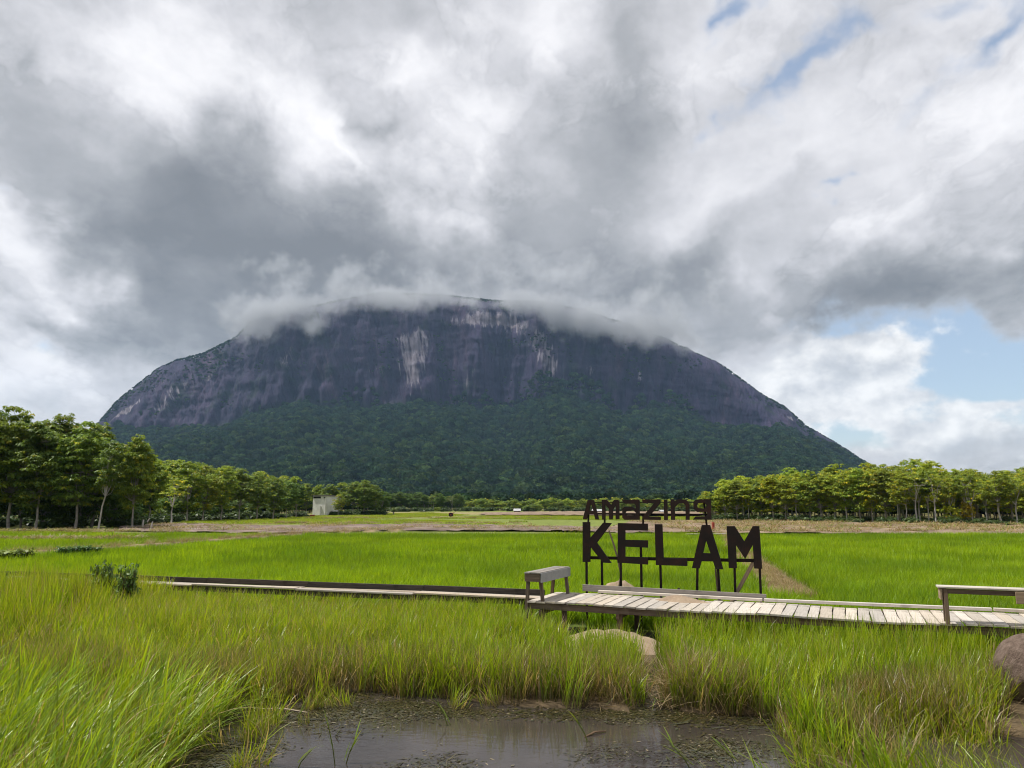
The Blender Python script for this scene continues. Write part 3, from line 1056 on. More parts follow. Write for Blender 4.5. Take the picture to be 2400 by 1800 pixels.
def build_sign():
    root = props(empty("letter_sign", S0), "rusty dark metal letter sign on thin posts behind the boardwalk", "sign")
    root.rotation_euler = (0, 0, math.atan2(DU.y, DU.x))

    def plate(name, outline, hole, thick, off, mat):
        bm = bmesh.new()
        edges = []
        for loop in [outline] + ([hole] if hole else []):
            vs = [bm.verts.new((p[0], off - thick / 2, p[1])) for p in loop]
            edges += [bm.edges.new((vs[i], vs[(i + 1) % len(vs)])) for i in range(len(vs))]
        g = bmesh.ops.triangle_fill(bm, use_beauty=True, use_dissolve=True, edges=edges)
        fs = [f for f in bm.faces]
        ex = bmesh.ops.extrude_face_region(bm, geom=fs)
        for v in [q for q in ex['geom'] if isinstance(q, bmesh.types.BMVert)]:
            v.co.y += thick
        return obj(name, bm_mesh(name, bm, mat), root)

    for i, (outl, hole) in enumerate(LETTERS):
        plate("letter", [on_sign(*p) for p in outl], [on_sign(*p) for p in hole] if hole else None, 0.05, -0.03, M['rust'] if i < 5 else M['rust_red'])

    def bar(name, a, b, w, off=0.035, mat=None):
        pa, pb = on_sign(*a), on_sign(*b)
        beam(name, (pa[0], off, pa[1]), (pb[0], off, pb[1]), w if name != "rail" else 0.03, w if name == "rail" else w, mat or M['rust'], root, 0.002)

    bar("rail", (90, 695), (1900, 727), 0.062)
    bar("rail", (110, 238), (1395, 250), 0.035)
    bar("rail", (140, 122), (1330, 118), 0.018)
    zt = lambda a: on_sign(*a)[1]
    for top, bot in (((100, 345), (104, 1020)), ((262, 712), (268, 1040)), ((455, 345), (458, 1070)), ((668, 560), (674, 1090)), ((868, 700), (882, 1090)), ((1258, 690), (1232, 1100)),
                     ((1462, 700), (1502, 1105)), ((1630, 400), (1645, 1115)), ((1888, 400), (1912, 1130))):
        pa = on_sign(*top)
        pb = on_sign(*bot)
        beam("post", (pb[0], 0.035, 0.0), (pa[0], 0.035, pa[1]), 0.042, 0.042, M['rust'], root, 0.002)
    for top, bot in (((122, 215), (118, 345)), ((290, 215), (288, 390)), ((690, 240), (688, 380)), ((1322, 118), (1355, 400))):
        pa = on_sign(*top)
        pb = on_sign(*bot)
        beam("strut", (pb[0], 0.06, pb[1]), (pa[0], 0.06, pa[1]), 0.03, 0.034, M['rust'], root, 0.002)
    # props behind: a bent pole at the left, a sawn batten at the right
    k0 = on_sign(325, 420)
    k1 = on_sign(405, 690)
    k2 = on_sign(440, 880)
    k3 = on_sign(408, 1010)
    path = [(k0[0], 0.12, k0[1]), ((k0[0] * .5 + k1[0] * .5) + .01, 0.14, (k0[1] + k1[1]) / 2), (k1[0], 0.16, k1[1]), (k2[0], 0.2, k2[1]), (k3[0] + 0.01, 0.24, k3[1]), (k3[0] - 0.02, 0.26, 0.05)]
    V, F = tube_np(path, [0.016, 0.018, 0.019, 0.02, 0.022, 0.024], 7)
    me = bpy.data.meshes.new("brace")
    me.from_pydata(V, [], F)
    me.materials.append(M['tan_board'])
    obj("brace", me, root)
    d0 = on_sign(1835, 745)
    d1 = on_sign(1535, 1070)
    beam("brace", (d1[0] - 0.1, 0.42, 0.30), (d0[0], 0.06, d0[1]), 0.03, 0.07, M['tan_board'], root, 0.003)
    b0 = on_sign(1475, 1020)
    beam("brace", (b0[0] + 0.02, 0.10, 0.0), (b0[0] - 0.05, 0.09, on_sign(1455, 810)[1]), 0.03, 0.035, M['post'], root, 0.002)
    return root


build_sign()

# long board lying on edge at the foot of the sign
_p0 = dk(0, DW - 0.10)
_q0 = at_z(1368, 1388, DECK_Z + 0.02)
_q1 = at_z(1795, 1409, DECK_Z + 0.03)
_n = Vector((_q1.y - _q0.y, -(_q1.x - _q0.x), 0)).normalized()
o = beam("loose_plank", dk((_q0 - dk(0, 0)).dot(DU), DW + 0.055, DECK_Z + 0.115), dk((_q1 - dk(0, 0)).dot(DU), DW + 0.055, DECK_Z + 0.075), 0.03, 0.13, M['plank_grey'], None, 0.003)
props(o, "long grey board on edge along the foot of the letter sign", "plank")
for (cx, cy, hh) in ((1055, 1040, 0.16), (1478, 1040, 0.2)):
    s_, z_ = on_sign(cx, cy)
    p = S0 + DU * s_ + SN * 0.1
    o = beam("stake", (p.x, p.y, 0.0), (p.x, p.y, z_ + 0.05), 0.04, 0.04, M['post'], None, 0.003)
    props(o, "short wooden stake sticking up behind the grey board " + ("below the letter L" if cx < 1200 else "beside the letter A's right leg"), "stake", "stakes behind the sign")


# ---------------------------------------------------------------- sand heaps, boulder
def mound(name, label, c, rx, ry, h, rot, seed, cat="sand heap", base=0.0, mat=None, power=1.0):
    n = 44
    r_ = np.linspace(0, 1, 16)
    a_ = np.linspace(0, 2 * np.pi, n, endpoint=False)
    R, A = np.meshgrid(r_, a_, indexing='ij')
    wob = 1 + 0.35 * (smooth_noise((np.cos(A) * 1.5 + 5, np.sin(A) * 1.5 + 5), seed, 3, 1.0) - 0.5)
    X = R * np.cos(A) * rx * wob
    Y = R * np.sin(A) * ry * wob
    Z = h * (np.cos(R * np.pi) * 0.5 + 0.5) ** power
    Z = Z + 0.16 * h * (smooth_noise((X * 6, Y * 6), seed + 1, 4, 1.0) - 0.5) * (1 - R) * 2 - 0.03 * R ** 4
    V = np.stack([X, Y, Z], -1).reshape(-1, 3)
    F = []
    for i in range(15):
        for k in range(n):
            F.append((i * n + k, (i + 1) * n + k, (i + 1) * n + (k + 1) % n, i * n + (k + 1) % n))
    o = obj(name, mesh_np(name, V, np.array(F), mat or M['sand'], None, True), None, (c[0], c[1], base), (0, 0, rot))
    return props(o, label, cat)


_m = at_z(1450, 1385, 0.35)
mound("sand_heap", "rounded heap of pale sand behind the grey board under the letters K and E", (_m.x + 0.1, _m.y + 0.55), 1.0, 0.6, 0.50, _ang, 5, base=0.05)
_m = at_z(1590, 1408, DECK_Z)
mound("sand_heap", "small flat heap of reddish sand spilled on the boardwalk planks", (_m.x, _m.y), 0.55, 0.17, 0.085, _ang, 6, base=DECK_Z + 0.012)
_m = at_z(1435, 1490, 0.25)
mound("sand_heap", "pale sand bank in the grass below the boardwalk's near edge", (_m.x, _m.y), 1.45, 0.66, 0.34, _ang, 8, base=0.0, power=0.7)


def build_boulder():
    bm = bmesh.new()
    bmesh.ops.create_icosphere(bm, subdivisions=5, radius=1.0)
    co = np.array([v.co for v in bm.verts])
    n = smooth_noise((co[:, 0] * 1.1 + 3, co[:, 1] * 1.1 + co[:, 2] * 0.9), 61, 4, 1.0) - 0.5
    n2 = smooth_noise((co[:, 0] * 6 + co[:, 2] * 3, co[:, 1] * 6), 62, 3, 1.0) - 0.5
    for v, a, b in zip(bm.verts, n, n2):
        v.co *= 1 + 0.22 * a + 0.035 * b
        v.co.z *= 0.92
    me = bm_mesh("boulder", bm, M['boulder'], True)
    c = at_z(2442, 1650, 0.02)
    o = obj("boulder", me, None, (c.x, c.y, 0.38))
    o.scale = (0.47, 0.47, 0.50)
    o.rotation_euler = (0.2, 0.1, 0.7)
    return props(o, "rounded brown boulder in the grass at the photo's right edge", "boulder")


build_boulder()


# ---------------------------------------------------------------- pond water
def build_water():
    xs = np.linspace(-60, 60, 2)
    V = np.array([(-40, 2.5, 0), (40, 2.5, 0), (40, 16.5, 0), (-40, 16.5, 0)], float)
    m, w, out = new_mat("pond_water")
    pos = w.node('ShaderNodeNewGeometry').outputs['Position']
    n = w.noise(w.vm('MULTIPLY', pos, (1.0, 2.2, 1.0)), 5.0, 4.0, 0.5)
    n2 = w.noise(pos, 0.8, 4.0, 0.55)
    c = w.mix(w.ss(n2, 0.35, 0.7), (0.036, 0.030, 0.026), (0.058, 0.048, 0.042))
    p = principled(w, out, c, 0.025, 0.5, normal=bump(w, n, 0.10, 0.02))
    p.inputs['IOR'].default_value = 1.33
    return props(obj("pond_water", mesh_np("pond_water", V, np.array([[0, 1, 2, 3]]), m)), kind="structure")


build_water()

# ---------------------------------------------------------------- buildings and small far things
GZ = 0.05


def far_pt(px, py):
    return at_z(px, py, GZ)


def build_tower_house():
    b = far_pt(748, 1209)
    s = b.y / FPX
    W, H = 40 * s, 47 * s
    root = props(empty("concrete_house", (b.x, b.y, 0)), "windowless pale concrete block house with flat dark roof among trees", "house")
    root.rotation_euler = (0, 0, -0.45)
    dp = 5.0
    bm = bmesh.new()
    box_bm(bm, W, dp, H, None, 0.02)
    o = obj("wall", bm_mesh("wall", bm, M['concrete']), root, (0, dp / 2, H / 2))
    beam("roof", (-W / 2 - 0.25, dp / 2, H + 0.09), (W / 2 + 0.25, dp / 2, H - 0.05), dp + 0.6, 0.14, M['roof_dark'], root)
    for x0, x1, z0, z1 in ((-0.47, 0.08, 0.86, 0.955), (0.30, 0.42, 0.865, 0.93)):
        f = beam("window", (x0 * W, -0.012, (z0 + z1) / 2 * H), (x1 * W, -0.012, (z0 + z1) / 2 * H), 0.03, (z1 - z0) * H, M['opening'], root, 0.0)
        sl = beam("sill", (x0 * W - 0.05, -0.03, z0 * H - 0.03), (x1 * W + 0.05, -0.03, z0 * H - 0.03), 0.08, 0.06, M['concrete'], None, 0.0)
        sl.parent = f
        sl.matrix_parent_inverse = f.matrix_basis.inverted()
    beam("pilaster", (W / 2 - 0.18, -0.04, 0.0), (W / 2 - 0.18, -0.04, H * 0.97), 0.3, 0.08, M['concrete'], root, 0.0)
    o = beam("pilaster", (W * 0.12, -0.02, 0.0), (W * 0.12, -0.02, H * 0.5), 0.9, 0.04, M['concrete'], root, 0.0)
    return root


build_tower_house()


def build_hut(px, py, wpx, hpx, label, roof=None, seed=0):
    b = far_pt(px, py)
    s = b.y / FPX
    W, H = wpx * s, hpx * s
    root = props(empty("field_hut", (b.x, b.y, 0)), label, "hut", "white-roofed huts on the far field")
    bm = bmesh.new()
    box_bm(bm, W * 0.8, 3.0, H * 0.55, None, 0.02)
    obj("wall", bm_mesh("wall", bm, M['post']), root, (0, 1.5, H * 0.275))
    bm = bmesh.new()
    hw = W / 2
    v = [bm.verts.new(p) for p in ((-hw, -0.6, H * 0.5), (hw, -0.6, H * 0.5), (hw, 1.5, H), (-hw, 1.5, H), (-hw, 3.6, H * 0.5), (hw, 3.6, H * 0.5))]
    bm.faces.new((v[0], v[1], v[2], v[3]))
    bm.faces.new((v[3], v[2], v[5], v[4]))
    bmesh.ops.solidify(bm, geom=bm.faces[:], thickness=0.08)
    obj("roof", bm_mesh("roof", bm, M['roof_white']), root)
    for x in (-0.42, 0.42):
        beam("post", (x * W, -0.4, 0), (x * W, -0.4, H * 0.53), 0.1, 0.1, M['post'], root, 0.0)
    return root


build_hut(1212, 1202, 17, 10, "small white-roofed hut standing clear left of the letter sign")
build_hut(1402, 1202, 26, 9, "long white-roofed hut seen behind the first letters of the upper word")
build_hut(1556, 1202, 16, 7, "small low white-roofed hut seen through the middle of the upper word")


def build_tiller():
    """two-wheeled walking tractor left on the field"""
    b = far_pt(1057, 1211)
    s = b.y / FPX
    root = props(empty("walking_tractor", (b.x, b.y, 0)), "small dark walking tractor parked on the far mown field", "tractor")
    root.scale = (1.05, 1.05, 1.05)
    bm = bmesh.new()
    box_bm(bm, 0.9, 0.4, 0.4, None, 0.05)
    obj("engine", bm_mesh("engine", bm, M['red_paint']), root, (0, 0, 0.62))
    for q in (-0.45, 0.45):
        bm = bmesh.new()
        bmesh.ops.create_cone(bm, cap_ends=True, segments=18, radius1=0.42, radius2=0.42, depth=0.16)
        wh = obj("wheel", bm_mesh("wheel", bm, M['opening']), root, (0, q, 0.42), (math.pi / 2, 0, 0))
        bm = bmesh.new()
        bmesh.ops.create_cone(bm, cap_ends=True, segments=12, radius1=0.15, radius2=0.12, depth=0.24)
        obj("hub", bm_mesh("hub", bm, M['red_paint']), wh)
    for q in (-0.2, 0.2):
        beam("handlebar", (0.3, q, 0.7), (1.2, q * 1.6, 1.25), 0.05, 0.05, M['post'], root, 0.0)
    beam("axle", (0, -0.5, 0.42), (0, 0.5, 0.42), 0.08, 0.08, M['post'], root, 0.0)
    beam("exhaust_pipe", (-0.2, 0.1, 0.8), (-0.2, 0.1, 1.3), 0.07, 0.07, M['post'], root, 0.0)


build_tiller()


def small_box(name, px, py, w, d, h, mat, label, cat, rz=0.2):
    p = far_pt(px, py)
    root = props(empty(name, (p.x, p.y, 0.0), rz), label, cat)
    beam("tub", (-w / 2, 0, h / 2), (w / 2, 0, h / 2), d, h, mat, root, 0.03)
    beam("rim", (-w / 2 - 0.03, 0, h), (w / 2 + 0.03, 0, h), d + 0.06, 0.06, mat, root, 0.01)


small_box("storage_tub", 732, 1212, 0.95, 0.7, 0.5, M['red_paint'], "faded red tub standing in front of the concrete house", "tub")
small_box("storage_tub", 404, 1222, 0.38, 0.35, 0.40, M['red_paint'], "small red tub at the tree edge beside the white-limbed tree", "tub")
_m = far_pt(1672, 1246)
props(beam("marker_post", (_m.x, _m.y, 0.0), (_m.x, _m.y, 0.9), 0.32, 0.2, M['red_paint'], None, 0.01), "short red marker post on the mown field beside the letter A", "post")
_r = random.Random(3)
for i, (px, py, h, ln) in enumerate(((334, 1240, 1.0, 0.05), (343, 1233, 0.9, 0.3), (354, 1242, 0.85, 0.1))):
    p = far_pt(px, py)
    V, F = tube_np([(0, 0, 0), (0.02, 0, h * 0.5), (ln, 0.02, h)], [0.09, 0.08, 0.06], 7)
    me = bpy.data.meshes.new("stump")
    me.from_pydata(V, [], F)
    me.materials.append(M['bark_pale'])
    props(obj("stump", me, None, (p.x, p.y, 0)), ("leftmost" if i == 0 else "leaning middle" if i == 1 else "rightmost") + " of three pale stumps on the earth below the left trees", "stump", "pale stumps by the left trees")
# planks lying at the far end of the bund
a = at_z(1610, 1251, 0.45)
b = at_z(1702, 1250, 0.45)
props(beam("footbridge_plank", (a.x, a.y, 0.42), (b.x, b.y, 0.42), 0.5, 0.07, M['plank'], None, 0.01), "pale plank lying across the far end of the straw-covered bund", "plank")
# ---------------------------------------------------------------- scatter of countless small plants
PROTO = {}


def proto_collection(name, meshes):
    c = bpy.data.collections.new(name)
    for i, me in enumerate(meshes):
        o = bpy.data.objects.new("%s_%02d" % (name, i), me)
        c.objects.link(o)
    PROTO[name] = c
    return c


def scatter_group(coll):
    g = bpy.data.node_groups.new("scatter_" + coll.name, 'GeometryNodeTree')
    g.interface.new_socket("Geometry", in_out='INPUT', socket_type='NodeSocketGeometry')
    g.interface.new_socket("Geometry", in_out='OUTPUT', socket_type='NodeSocketGeometry')
    n, l = g.nodes, g.links
    gi = n.new('NodeGroupInput')
    go = n.new('NodeGroupOutput')
    iop = n.new('GeometryNodeInstanceOnPoints')
    ci = n.new('GeometryNodeCollectionInfo')
    ci.inputs['Collection'].default_value = coll
    ci.inputs['Separate Children'].default_value = True
    ci.inputs['Reset Children'].default_value = True
    iop.inputs['Pick Instance'].default_value = True

    def named(nm, typ):
        a = n.new('GeometryNodeInputNamedAttribute')
        a.data_type = typ
        a.inputs['Name'].default_value = nm
        return a.outputs['Attribute']
    l.new(gi.outputs[0], iop.inputs['Points'])
    l.new(ci.outputs[0], iop.inputs['Instance'])
    l.new(named("pick", 'INT'), iop.inputs['Instance Index'])
    l.new(named("turn", 'FLOAT_VECTOR'), iop.inputs['Rotation'])
    l.new(named("size", 'FLOAT_VECTOR'), iop.inputs['Scale'])
    l.new(iop.outputs[0], go.inputs[0])
    return g


GROUPS = {}


def scatter(name, coll, P, turn, size, label=None, cat=None, pick=None, kind="stuff"):
    c = PROTO[coll]
    if coll not in GROUPS:
        GROUPS[coll] = scatter_group(c)
    me = bpy.data.meshes.new(name)
    P = np.asarray(P, np.float32)
    me.vertices.add(len(P))
    me.vertices.foreach_set("co", P.ravel())
    a = me.attributes.new("pick", 'INT', 'POINT')
    if pick is None:
        pick = rng.integers(0, len(c.objects), len(P))
    a.data.foreach_set("value", np.asarray(pick, np.int32))
    a = me.attributes.new("turn", 'FLOAT_VECTOR', 'POINT')
    a.data.foreach_set("vector", np.asarray(turn, np.float32).ravel())
    a = me.attributes.new("size", 'FLOAT_VECTOR', 'POINT')
    a.data.foreach_set("vector", np.asarray(size, np.float32).ravel())
    o = obj(name, me)
    md = o.modifiers.new("scatter", 'NODES')
    md.node_group = GROUPS[coll]
    return props(o, label, cat, None, kind)


# ---------------------------------------------------------------- trees
def leaf_cluster_mesh(centres, r, leaves=7, ln=(0.26, 0.42), wd=0.38, droop=(0.1, 0.9), tint=((0.055, 0.095, 0.022), (0.10, 0.15, 0.035)), upbias=0.0, young=0.0):
    """whorls of drooping leaflets round every centre; each leaflet a folded lozenge"""
    C = np.asarray(centres)
    n = len(C) * leaves
    base = np.repeat(C, leaves, 0)
    az = np.tile(np.arange(leaves) * 2 * np.pi / leaves, len(C)) + np.repeat(r.random(len(C)) * 6.28, leaves) + r.normal(0, 0.25, n)
    dr = r.uniform(droop[0], droop[1], n)
    L = r.uniform(ln[0], ln[1], n)
    d = np.stack([np.cos(az) * np.cos(dr), np.sin(az) * np.cos(dr), -np.sin(dr)], -1)
    side = np.stack([-np.sin(az), np.cos(az), np.zeros(n)], -1)
    side = side + 0.35 * r.normal(size=(n, 3)) * np.array((0, 0, 1.0))
    up = np.cross(d, side)
    b = base + d * (L * 0.12)[:, None] + r.normal(0, 0.03, (n, 3))
    tip = base + d * L[:, None] + np.array((0, 0, -0.12)) * L[:, None]
    mid = base + d * (L * 0.55)[:, None]
    w = (L * wd * 0.5)[:, None]
    V = np.stack([b, mid + side * w - 0.10 * up * L[:, None] * 0.4, tip, mid - side * w - 0.10 * up * L[:, None] * 0.4], 1).reshape(-1, 3)
    F = np.arange(n * 4).reshape(-1, 4)
    t = np.repeat(r.random(len(C)), leaves)
    t = np.clip(t + r.normal(0, 0.15, n), 0, 1)
    a0, a1 = np.array(tint[0]), np.array(tint[1])
    c = a0[None] * (1 - t[:, None]) + a1[None] * t[:, None]
    if young > 0:
        y = (np.repeat(r.random(len(C)), leaves) < young)
        c[y] = c[y] * np.array((1.9, 1.35, 0.8))
    return V, F, np.repeat(c, 4, 0)


def make_tree(seed, H=10.0, crown_r=2.4, crown_h=6.2, fork=0.38, n_clump=24, per=16, leaves=7, leaf=(0.28, 0.45), limb_vis=1.0, lean=0.0, bark=None, tint=None, trunk_r=0.12, clump_r=0.95, name="tree"):
    r = np.random.default_rng(seed)
    V, F = [], []

    def add(path, rad, n=6):
        v, f = tube_np(path, rad, n)
        o = len(V)
        V.extend(v)
        F.extend([tuple(i + o for i in q) for q in f])
    hf = fork * H
    bend = r.normal(0, 0.12, 2)
    top = Vector((lean * hf + bend[0], bend[1], hf))
    add([(0, 0, -0.2), (lean * hf * 0.25 + bend[0] * 0.8, bend[1] * 0.6, hf * 0.33), (lean * hf * 0.6 + bend[0] * 0.2, bend[1] * 1.3, hf * 0.7), tuple(top)],
        [trunk_r * 1.35, trunk_r, trunk_r * 0.9, trunk_r * 0.8], 8)
    cz = H - crown_h / 2
    centres = []
    tries = 0
    while len(centres) < n_clump and tries < 4000:
        tries += 1
        p = r.uniform(-1, 1, 3)
        rr = np.linalg.norm(p)
        if rr > 1 or rr < 0.25:
            continue
        wz = 1.0 - 0.30 * max(p[2], 0) - 0.15 * max(-p[2], 0)
        q = np.array((p[0] * crown_r * wz + lean * H * 0.6, p[1] * crown_r * wz, cz + p[2] * crown_h / 2 * 0.93))
        if all(np.linalg.norm((q - k) * np.array((1, 1, 1.1))) > clump_r * 0.72 for k in centres):
            centres.append(q)
    pts = []
    limbs = [Vector((top.x + math.cos(a) * crown_r * 0.35, top.y + math.sin(a) * crown_r * 0.35, hf + crown_h * u)) for a, u in
             zip(r.random(4) * 1.2 + np.arange(4) * 1.57, r.uniform(0.25, 0.5, 4))]
    limbs.append(Vector((top.x + r.normal(0, 0.2), top.y + r.normal(0, 0.2), hf + crown_h * 0.6)))
    for lb in limbs:
        mid = (top + lb) * 0.5 + Vector((r.normal(0, 0.12), r.normal(0, 0.12), r.uniform(-0.15, 0.05)))
        add([tuple(top), tuple(mid), tuple(lb)], [trunk_r * 0.62, trunk_r * 0.5, trunk_r * 0.36], 6)
    for q in centres:
        lb = min(limbs + [top], key=lambda k: (Vector(q) - k).length + 2.0 * max(0, k.z - q[2]))
        m = (lb + Vector(q)) * 0.5 + Vector((r.normal(0, 0.15), r.normal(0, 0.15), r.uniform(-0.3, 0.0)))
        add([tuple(lb), tuple(m), tuple(q)], [trunk_r * 0.34, trunk_r * 0.22, trunk_r * 0.1], 5)
        k = int(per * r.uniform(0.7, 1.3))
        u = r.normal(size=(k, 3))
        u /= np.linalg.norm(u, axis=1)[:, None]
        u[:, 2] = np.where(u[:, 2] < -0.2, -u[:, 2] * 0.5, u[:, 2])
        rad = clump_r * r.uniform(0.45, 1.05, k)[:, None]
        pts.append(np.asarray(q)[None] + u * rad * np.array((1, 1, 0.72)))
    pts = np.concatenate(pts)
    LV, LF, LC = leaf_cluster_mesh(pts, r, leaves, leaf, tint=tint or ((0.055, 0.105, 0.020), (0.155, 0.225, 0.044)), young=0.10)
    tm = bpy.data.meshes.new(name + "_trunk")
    tm.from_pydata(V, [], F)
    tm.materials.append(bark or M['bark'])
    for p in tm.polygons:
        p.use_smooth = True
    cm = mesh_np(name + "_crown", LV, LF, M['leaf'], LC)
    return tm, cm, H


KINDS = {
    'big': [make_tree(100 + i, 12.0, 2.9, 10.4, 0.28, 74, 24, 7, (0.34, 0.58), clump_r=1.0, trunk_r=0.13) for i in range(3)],
    'mid': [make_tree(200 + i, 9.0, 2.3, 7.4, 0.28, 42, 18, 7, (0.30, 0.52), clump_r=0.9, trunk_r=0.11) for i in range(3)],
    'slim': [make_tree(300 + i, 9.0, 2.0, 6.0, 0.36, 30, 16, 6, (0.28, 0.50), clump_r=0.85, trunk_r=0.085, bark=M['bark_pale']) for i in range(3)],
    'bare': [make_tree(400 + i, 9.0, 2.2, 5.6, 0.36, 15, 8, 6, (0.28, 0.44), clump_r=0.8, trunk_r=0.10, bark=M['bark_pale']) for i in range(2)],
    'lean': [make_tree(500, 12.0, 2.3, 8.0, 0.36, 30, 18, 7, (0.34, 0.52), clump_r=1.0, trunk_r=0.11, lean=0.16, bark=M['bark_pale'])],
    'bush': [make_tree(600 + i, 3.0, 1.4, 2.7, 0.12, 20, 14, 6, (0.22, 0.40), clump_r=0.6, trunk_r=0.05) for i in range(2)],
}
TREE_N = 0


def plant_tree(kind, px, d, top_py=None, H=None, label="", cat="tree", group=None, color=(1, 1, 1), widen=1.0, x=None, name="rubber_tree", idx=None):
    """a tree whose foot stands at distance d under pixel column px; height from its top in the picture"""
    global TREE_N
    TREE_N += 1
    r = random.Random(TREE_N * 31 + 5)
    if x is None:
        x = (px - 1200.0) / FPX * d * 1.0
        x = ray(px, 1215).x / ray(px, 1215).y * d
    if H is None:
        H = at_y(px, top_py, d).z
    ks = KINDS[kind]
    tm, cm, h0 = ks[idx if idx is not None else r.randrange(len(ks))]
    s = H / h0
    root = empty(name, (x, d, 0.02), r.random() * 6.28 if kind != 'lean' else r.uniform(-0.3, 0.3))
    ws = s * widen * r.uniform(0.92, 1.1)
    root.scale = (ws, ws, s)
    props(root, label, cat, group)
    t = obj("trunk", tm, root)
    c = obj("crown", cm, root)
    v = r.uniform(0.85, 1.15)
    c.color = (color[0] * v, color[1] * v, color[2] * v, 1.0)
    return root


G = (1.25, 1.22, 1.0)
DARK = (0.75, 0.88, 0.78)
YEL = (2.4, 1.9, 0.75)
GOLD = (2.7, 2.0, 0.5)
OLIVE = (2.0, 1.65, 0.95)
LIME = (1.75, 1.6, 0.9)

_ord = ["first", "second", "third", "fourth", "fifth", "sixth", "seventh", "eighth", "ninth", "tenth", "eleventh", "twelfth", "thirteenth", "fourteenth", "fifteenth",
        "sixteenth", "seventeenth", "eighteenth", "nineteenth", "twentieth", "twenty-first", "twenty-second", "twenty-third", "twenty-fourth", "twenty-fifth", "twenty-sixth", "twenty-seventh", "twenty-eighth"]

# tall dark trees at the left edge
for i, (px, d, tp, k, c) in enumerate([(-70, 80, 950, 'big', G), (22, 82, 948, 'big', LIME), (85, 81, 985, 'big', G), (128, 85, 968, 'big', G), (178, 82, 985, 'big', G), (215, 86, 990, 'big', G)]):
    plant_tree(k, px, d, tp, None, "tall dense green tree, %s from the left in the front of the left grove" % _ord[i], group="tall trees of the left grove", color=c, widen=1.05)
plant_tree('lean', 232, 80, 1030, None, "green tree with pale trunk leaning right at the left grove's right end", group="tall trees of the left grove", color=G)
plant_tree('big', 312, 82, 1018, None, "green tree ending the tall left grove, beside the young papaya-like plants", group="tall trees of the left grove", color=LIME, widen=0.8)
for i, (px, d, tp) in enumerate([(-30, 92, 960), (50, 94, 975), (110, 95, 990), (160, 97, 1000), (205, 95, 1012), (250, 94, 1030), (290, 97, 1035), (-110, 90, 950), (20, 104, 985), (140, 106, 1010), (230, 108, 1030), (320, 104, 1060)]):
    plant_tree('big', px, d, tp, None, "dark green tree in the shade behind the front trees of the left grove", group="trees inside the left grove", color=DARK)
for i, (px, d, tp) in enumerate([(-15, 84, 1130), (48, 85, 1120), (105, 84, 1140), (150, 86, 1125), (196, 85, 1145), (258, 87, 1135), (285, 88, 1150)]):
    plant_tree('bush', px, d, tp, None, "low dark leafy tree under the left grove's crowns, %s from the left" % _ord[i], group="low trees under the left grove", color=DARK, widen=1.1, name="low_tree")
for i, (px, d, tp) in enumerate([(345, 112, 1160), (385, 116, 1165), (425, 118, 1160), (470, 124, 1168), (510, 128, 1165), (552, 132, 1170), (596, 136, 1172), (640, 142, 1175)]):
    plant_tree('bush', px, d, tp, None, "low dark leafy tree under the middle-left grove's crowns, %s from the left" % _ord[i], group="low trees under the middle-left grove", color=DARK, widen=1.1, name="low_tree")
# middle-left grove, lower
plant_tree('bare', 402, 96, 1110, None, "white-limbed tree with thin yellow-green crown before the middle-left grove", color=YEL, widen=1.25, name="white_limbed_tree", idx=0)
for i, (px, d, tp, c, k) in enumerate([(352, 104, 1075, LIME, 'mid'), (440, 112, 1080, LIME, 'mid'), (478, 116, 1090, OLIVE, 'mid'), (520, 120, 1090, LIME, 'mid'), (560, 124, 1096, G, 'mid'),
                                       (600, 128, 1108, G, 'mid'), (640, 132, 1118, G, 'mid'), (672, 140, 1128, DARK, 'mid'), (694, 150, 1130, DARK, 'mid')]):
    plant_tree(k, px, d, tp, None, "leafy green tree, %s from the left in the front row of the middle-left grove" % _ord[i], group="front trees of the middle-left grove", color=c, widen=1.1)
for i, px in enumerate(range(345, 690, 19)):
    plant_tree('mid', px + 7 * math.sin(i * 2.1), 128 + 0.09 * (px - 345) + 7 * (i % 3), 1070 + 0.145 * (px - 345) + 6 * math.sin(i * 1.7), None, "green tree standing in the rows behind the middle-left grove's front trees",
               group="trees inside the middle-left grove", color=(LIME, G, OLIVE)[i % 3])
# round the concrete house
plant_tree('mid', 793, 176, 1158, None, "small round-crowned tree just right of the concrete house", color=OLIVE, widen=1.0, name="round_tree")
HT = [(772, 196, 1132, G), (800, 200, 1130, LIME), (826, 186, 1126, G), (852, 184, 1124, G), (878, 186, 1136, G), (896, 190, 1150, DARK), (745, 206, 1134, LIME), (862, 200, 1128, G), (838, 204, 1130, LIME), (716, 196, 1132, G)]
for i, (px, d, tp, c) in enumerate(HT):
    plant_tree('mid', px, d, tp, None, "green tree close round the concrete house, %s from the left" % _ord[[q[0] for q in sorted(HT)].index(px)], group="trees round the concrete house", color=c, widen=1.15)
# the straight far row across the valley
far_x = list(np.arange(905, 1085, 9.0))
for i, px in enumerate(far_x):
    dead = i in (11, 12, 17)
    plant_tree('bare' if dead else 'mid', px + random.uniform(-2, 2), 312 + random.uniform(-6, 6), 1153 + 4 * math.sin(i * 1.3) + 0.04 * (px - 905), None,
               ("pale bare-limbed tree in the far straight row, %s of its three bare ones" % {11: "leftmost", 12: "middle", 17: "rightmost"}[i]) if dead else "green tree, %s from the left of the far straight row below the mountain" % _ord[i],
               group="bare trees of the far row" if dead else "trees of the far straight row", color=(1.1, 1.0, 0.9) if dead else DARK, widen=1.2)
for i, px in enumerate(np.arange(910, 1090, 10.0)):
    plant_tree('mid', px, 332 + random.uniform(-6, 6), 1156 + 0.05 * (px - 905) + 3 * math.sin(i), None, "green tree in the second line of the far straight row, behind its front", group="trees behind the far straight row", color=DARK, widen=1.25)
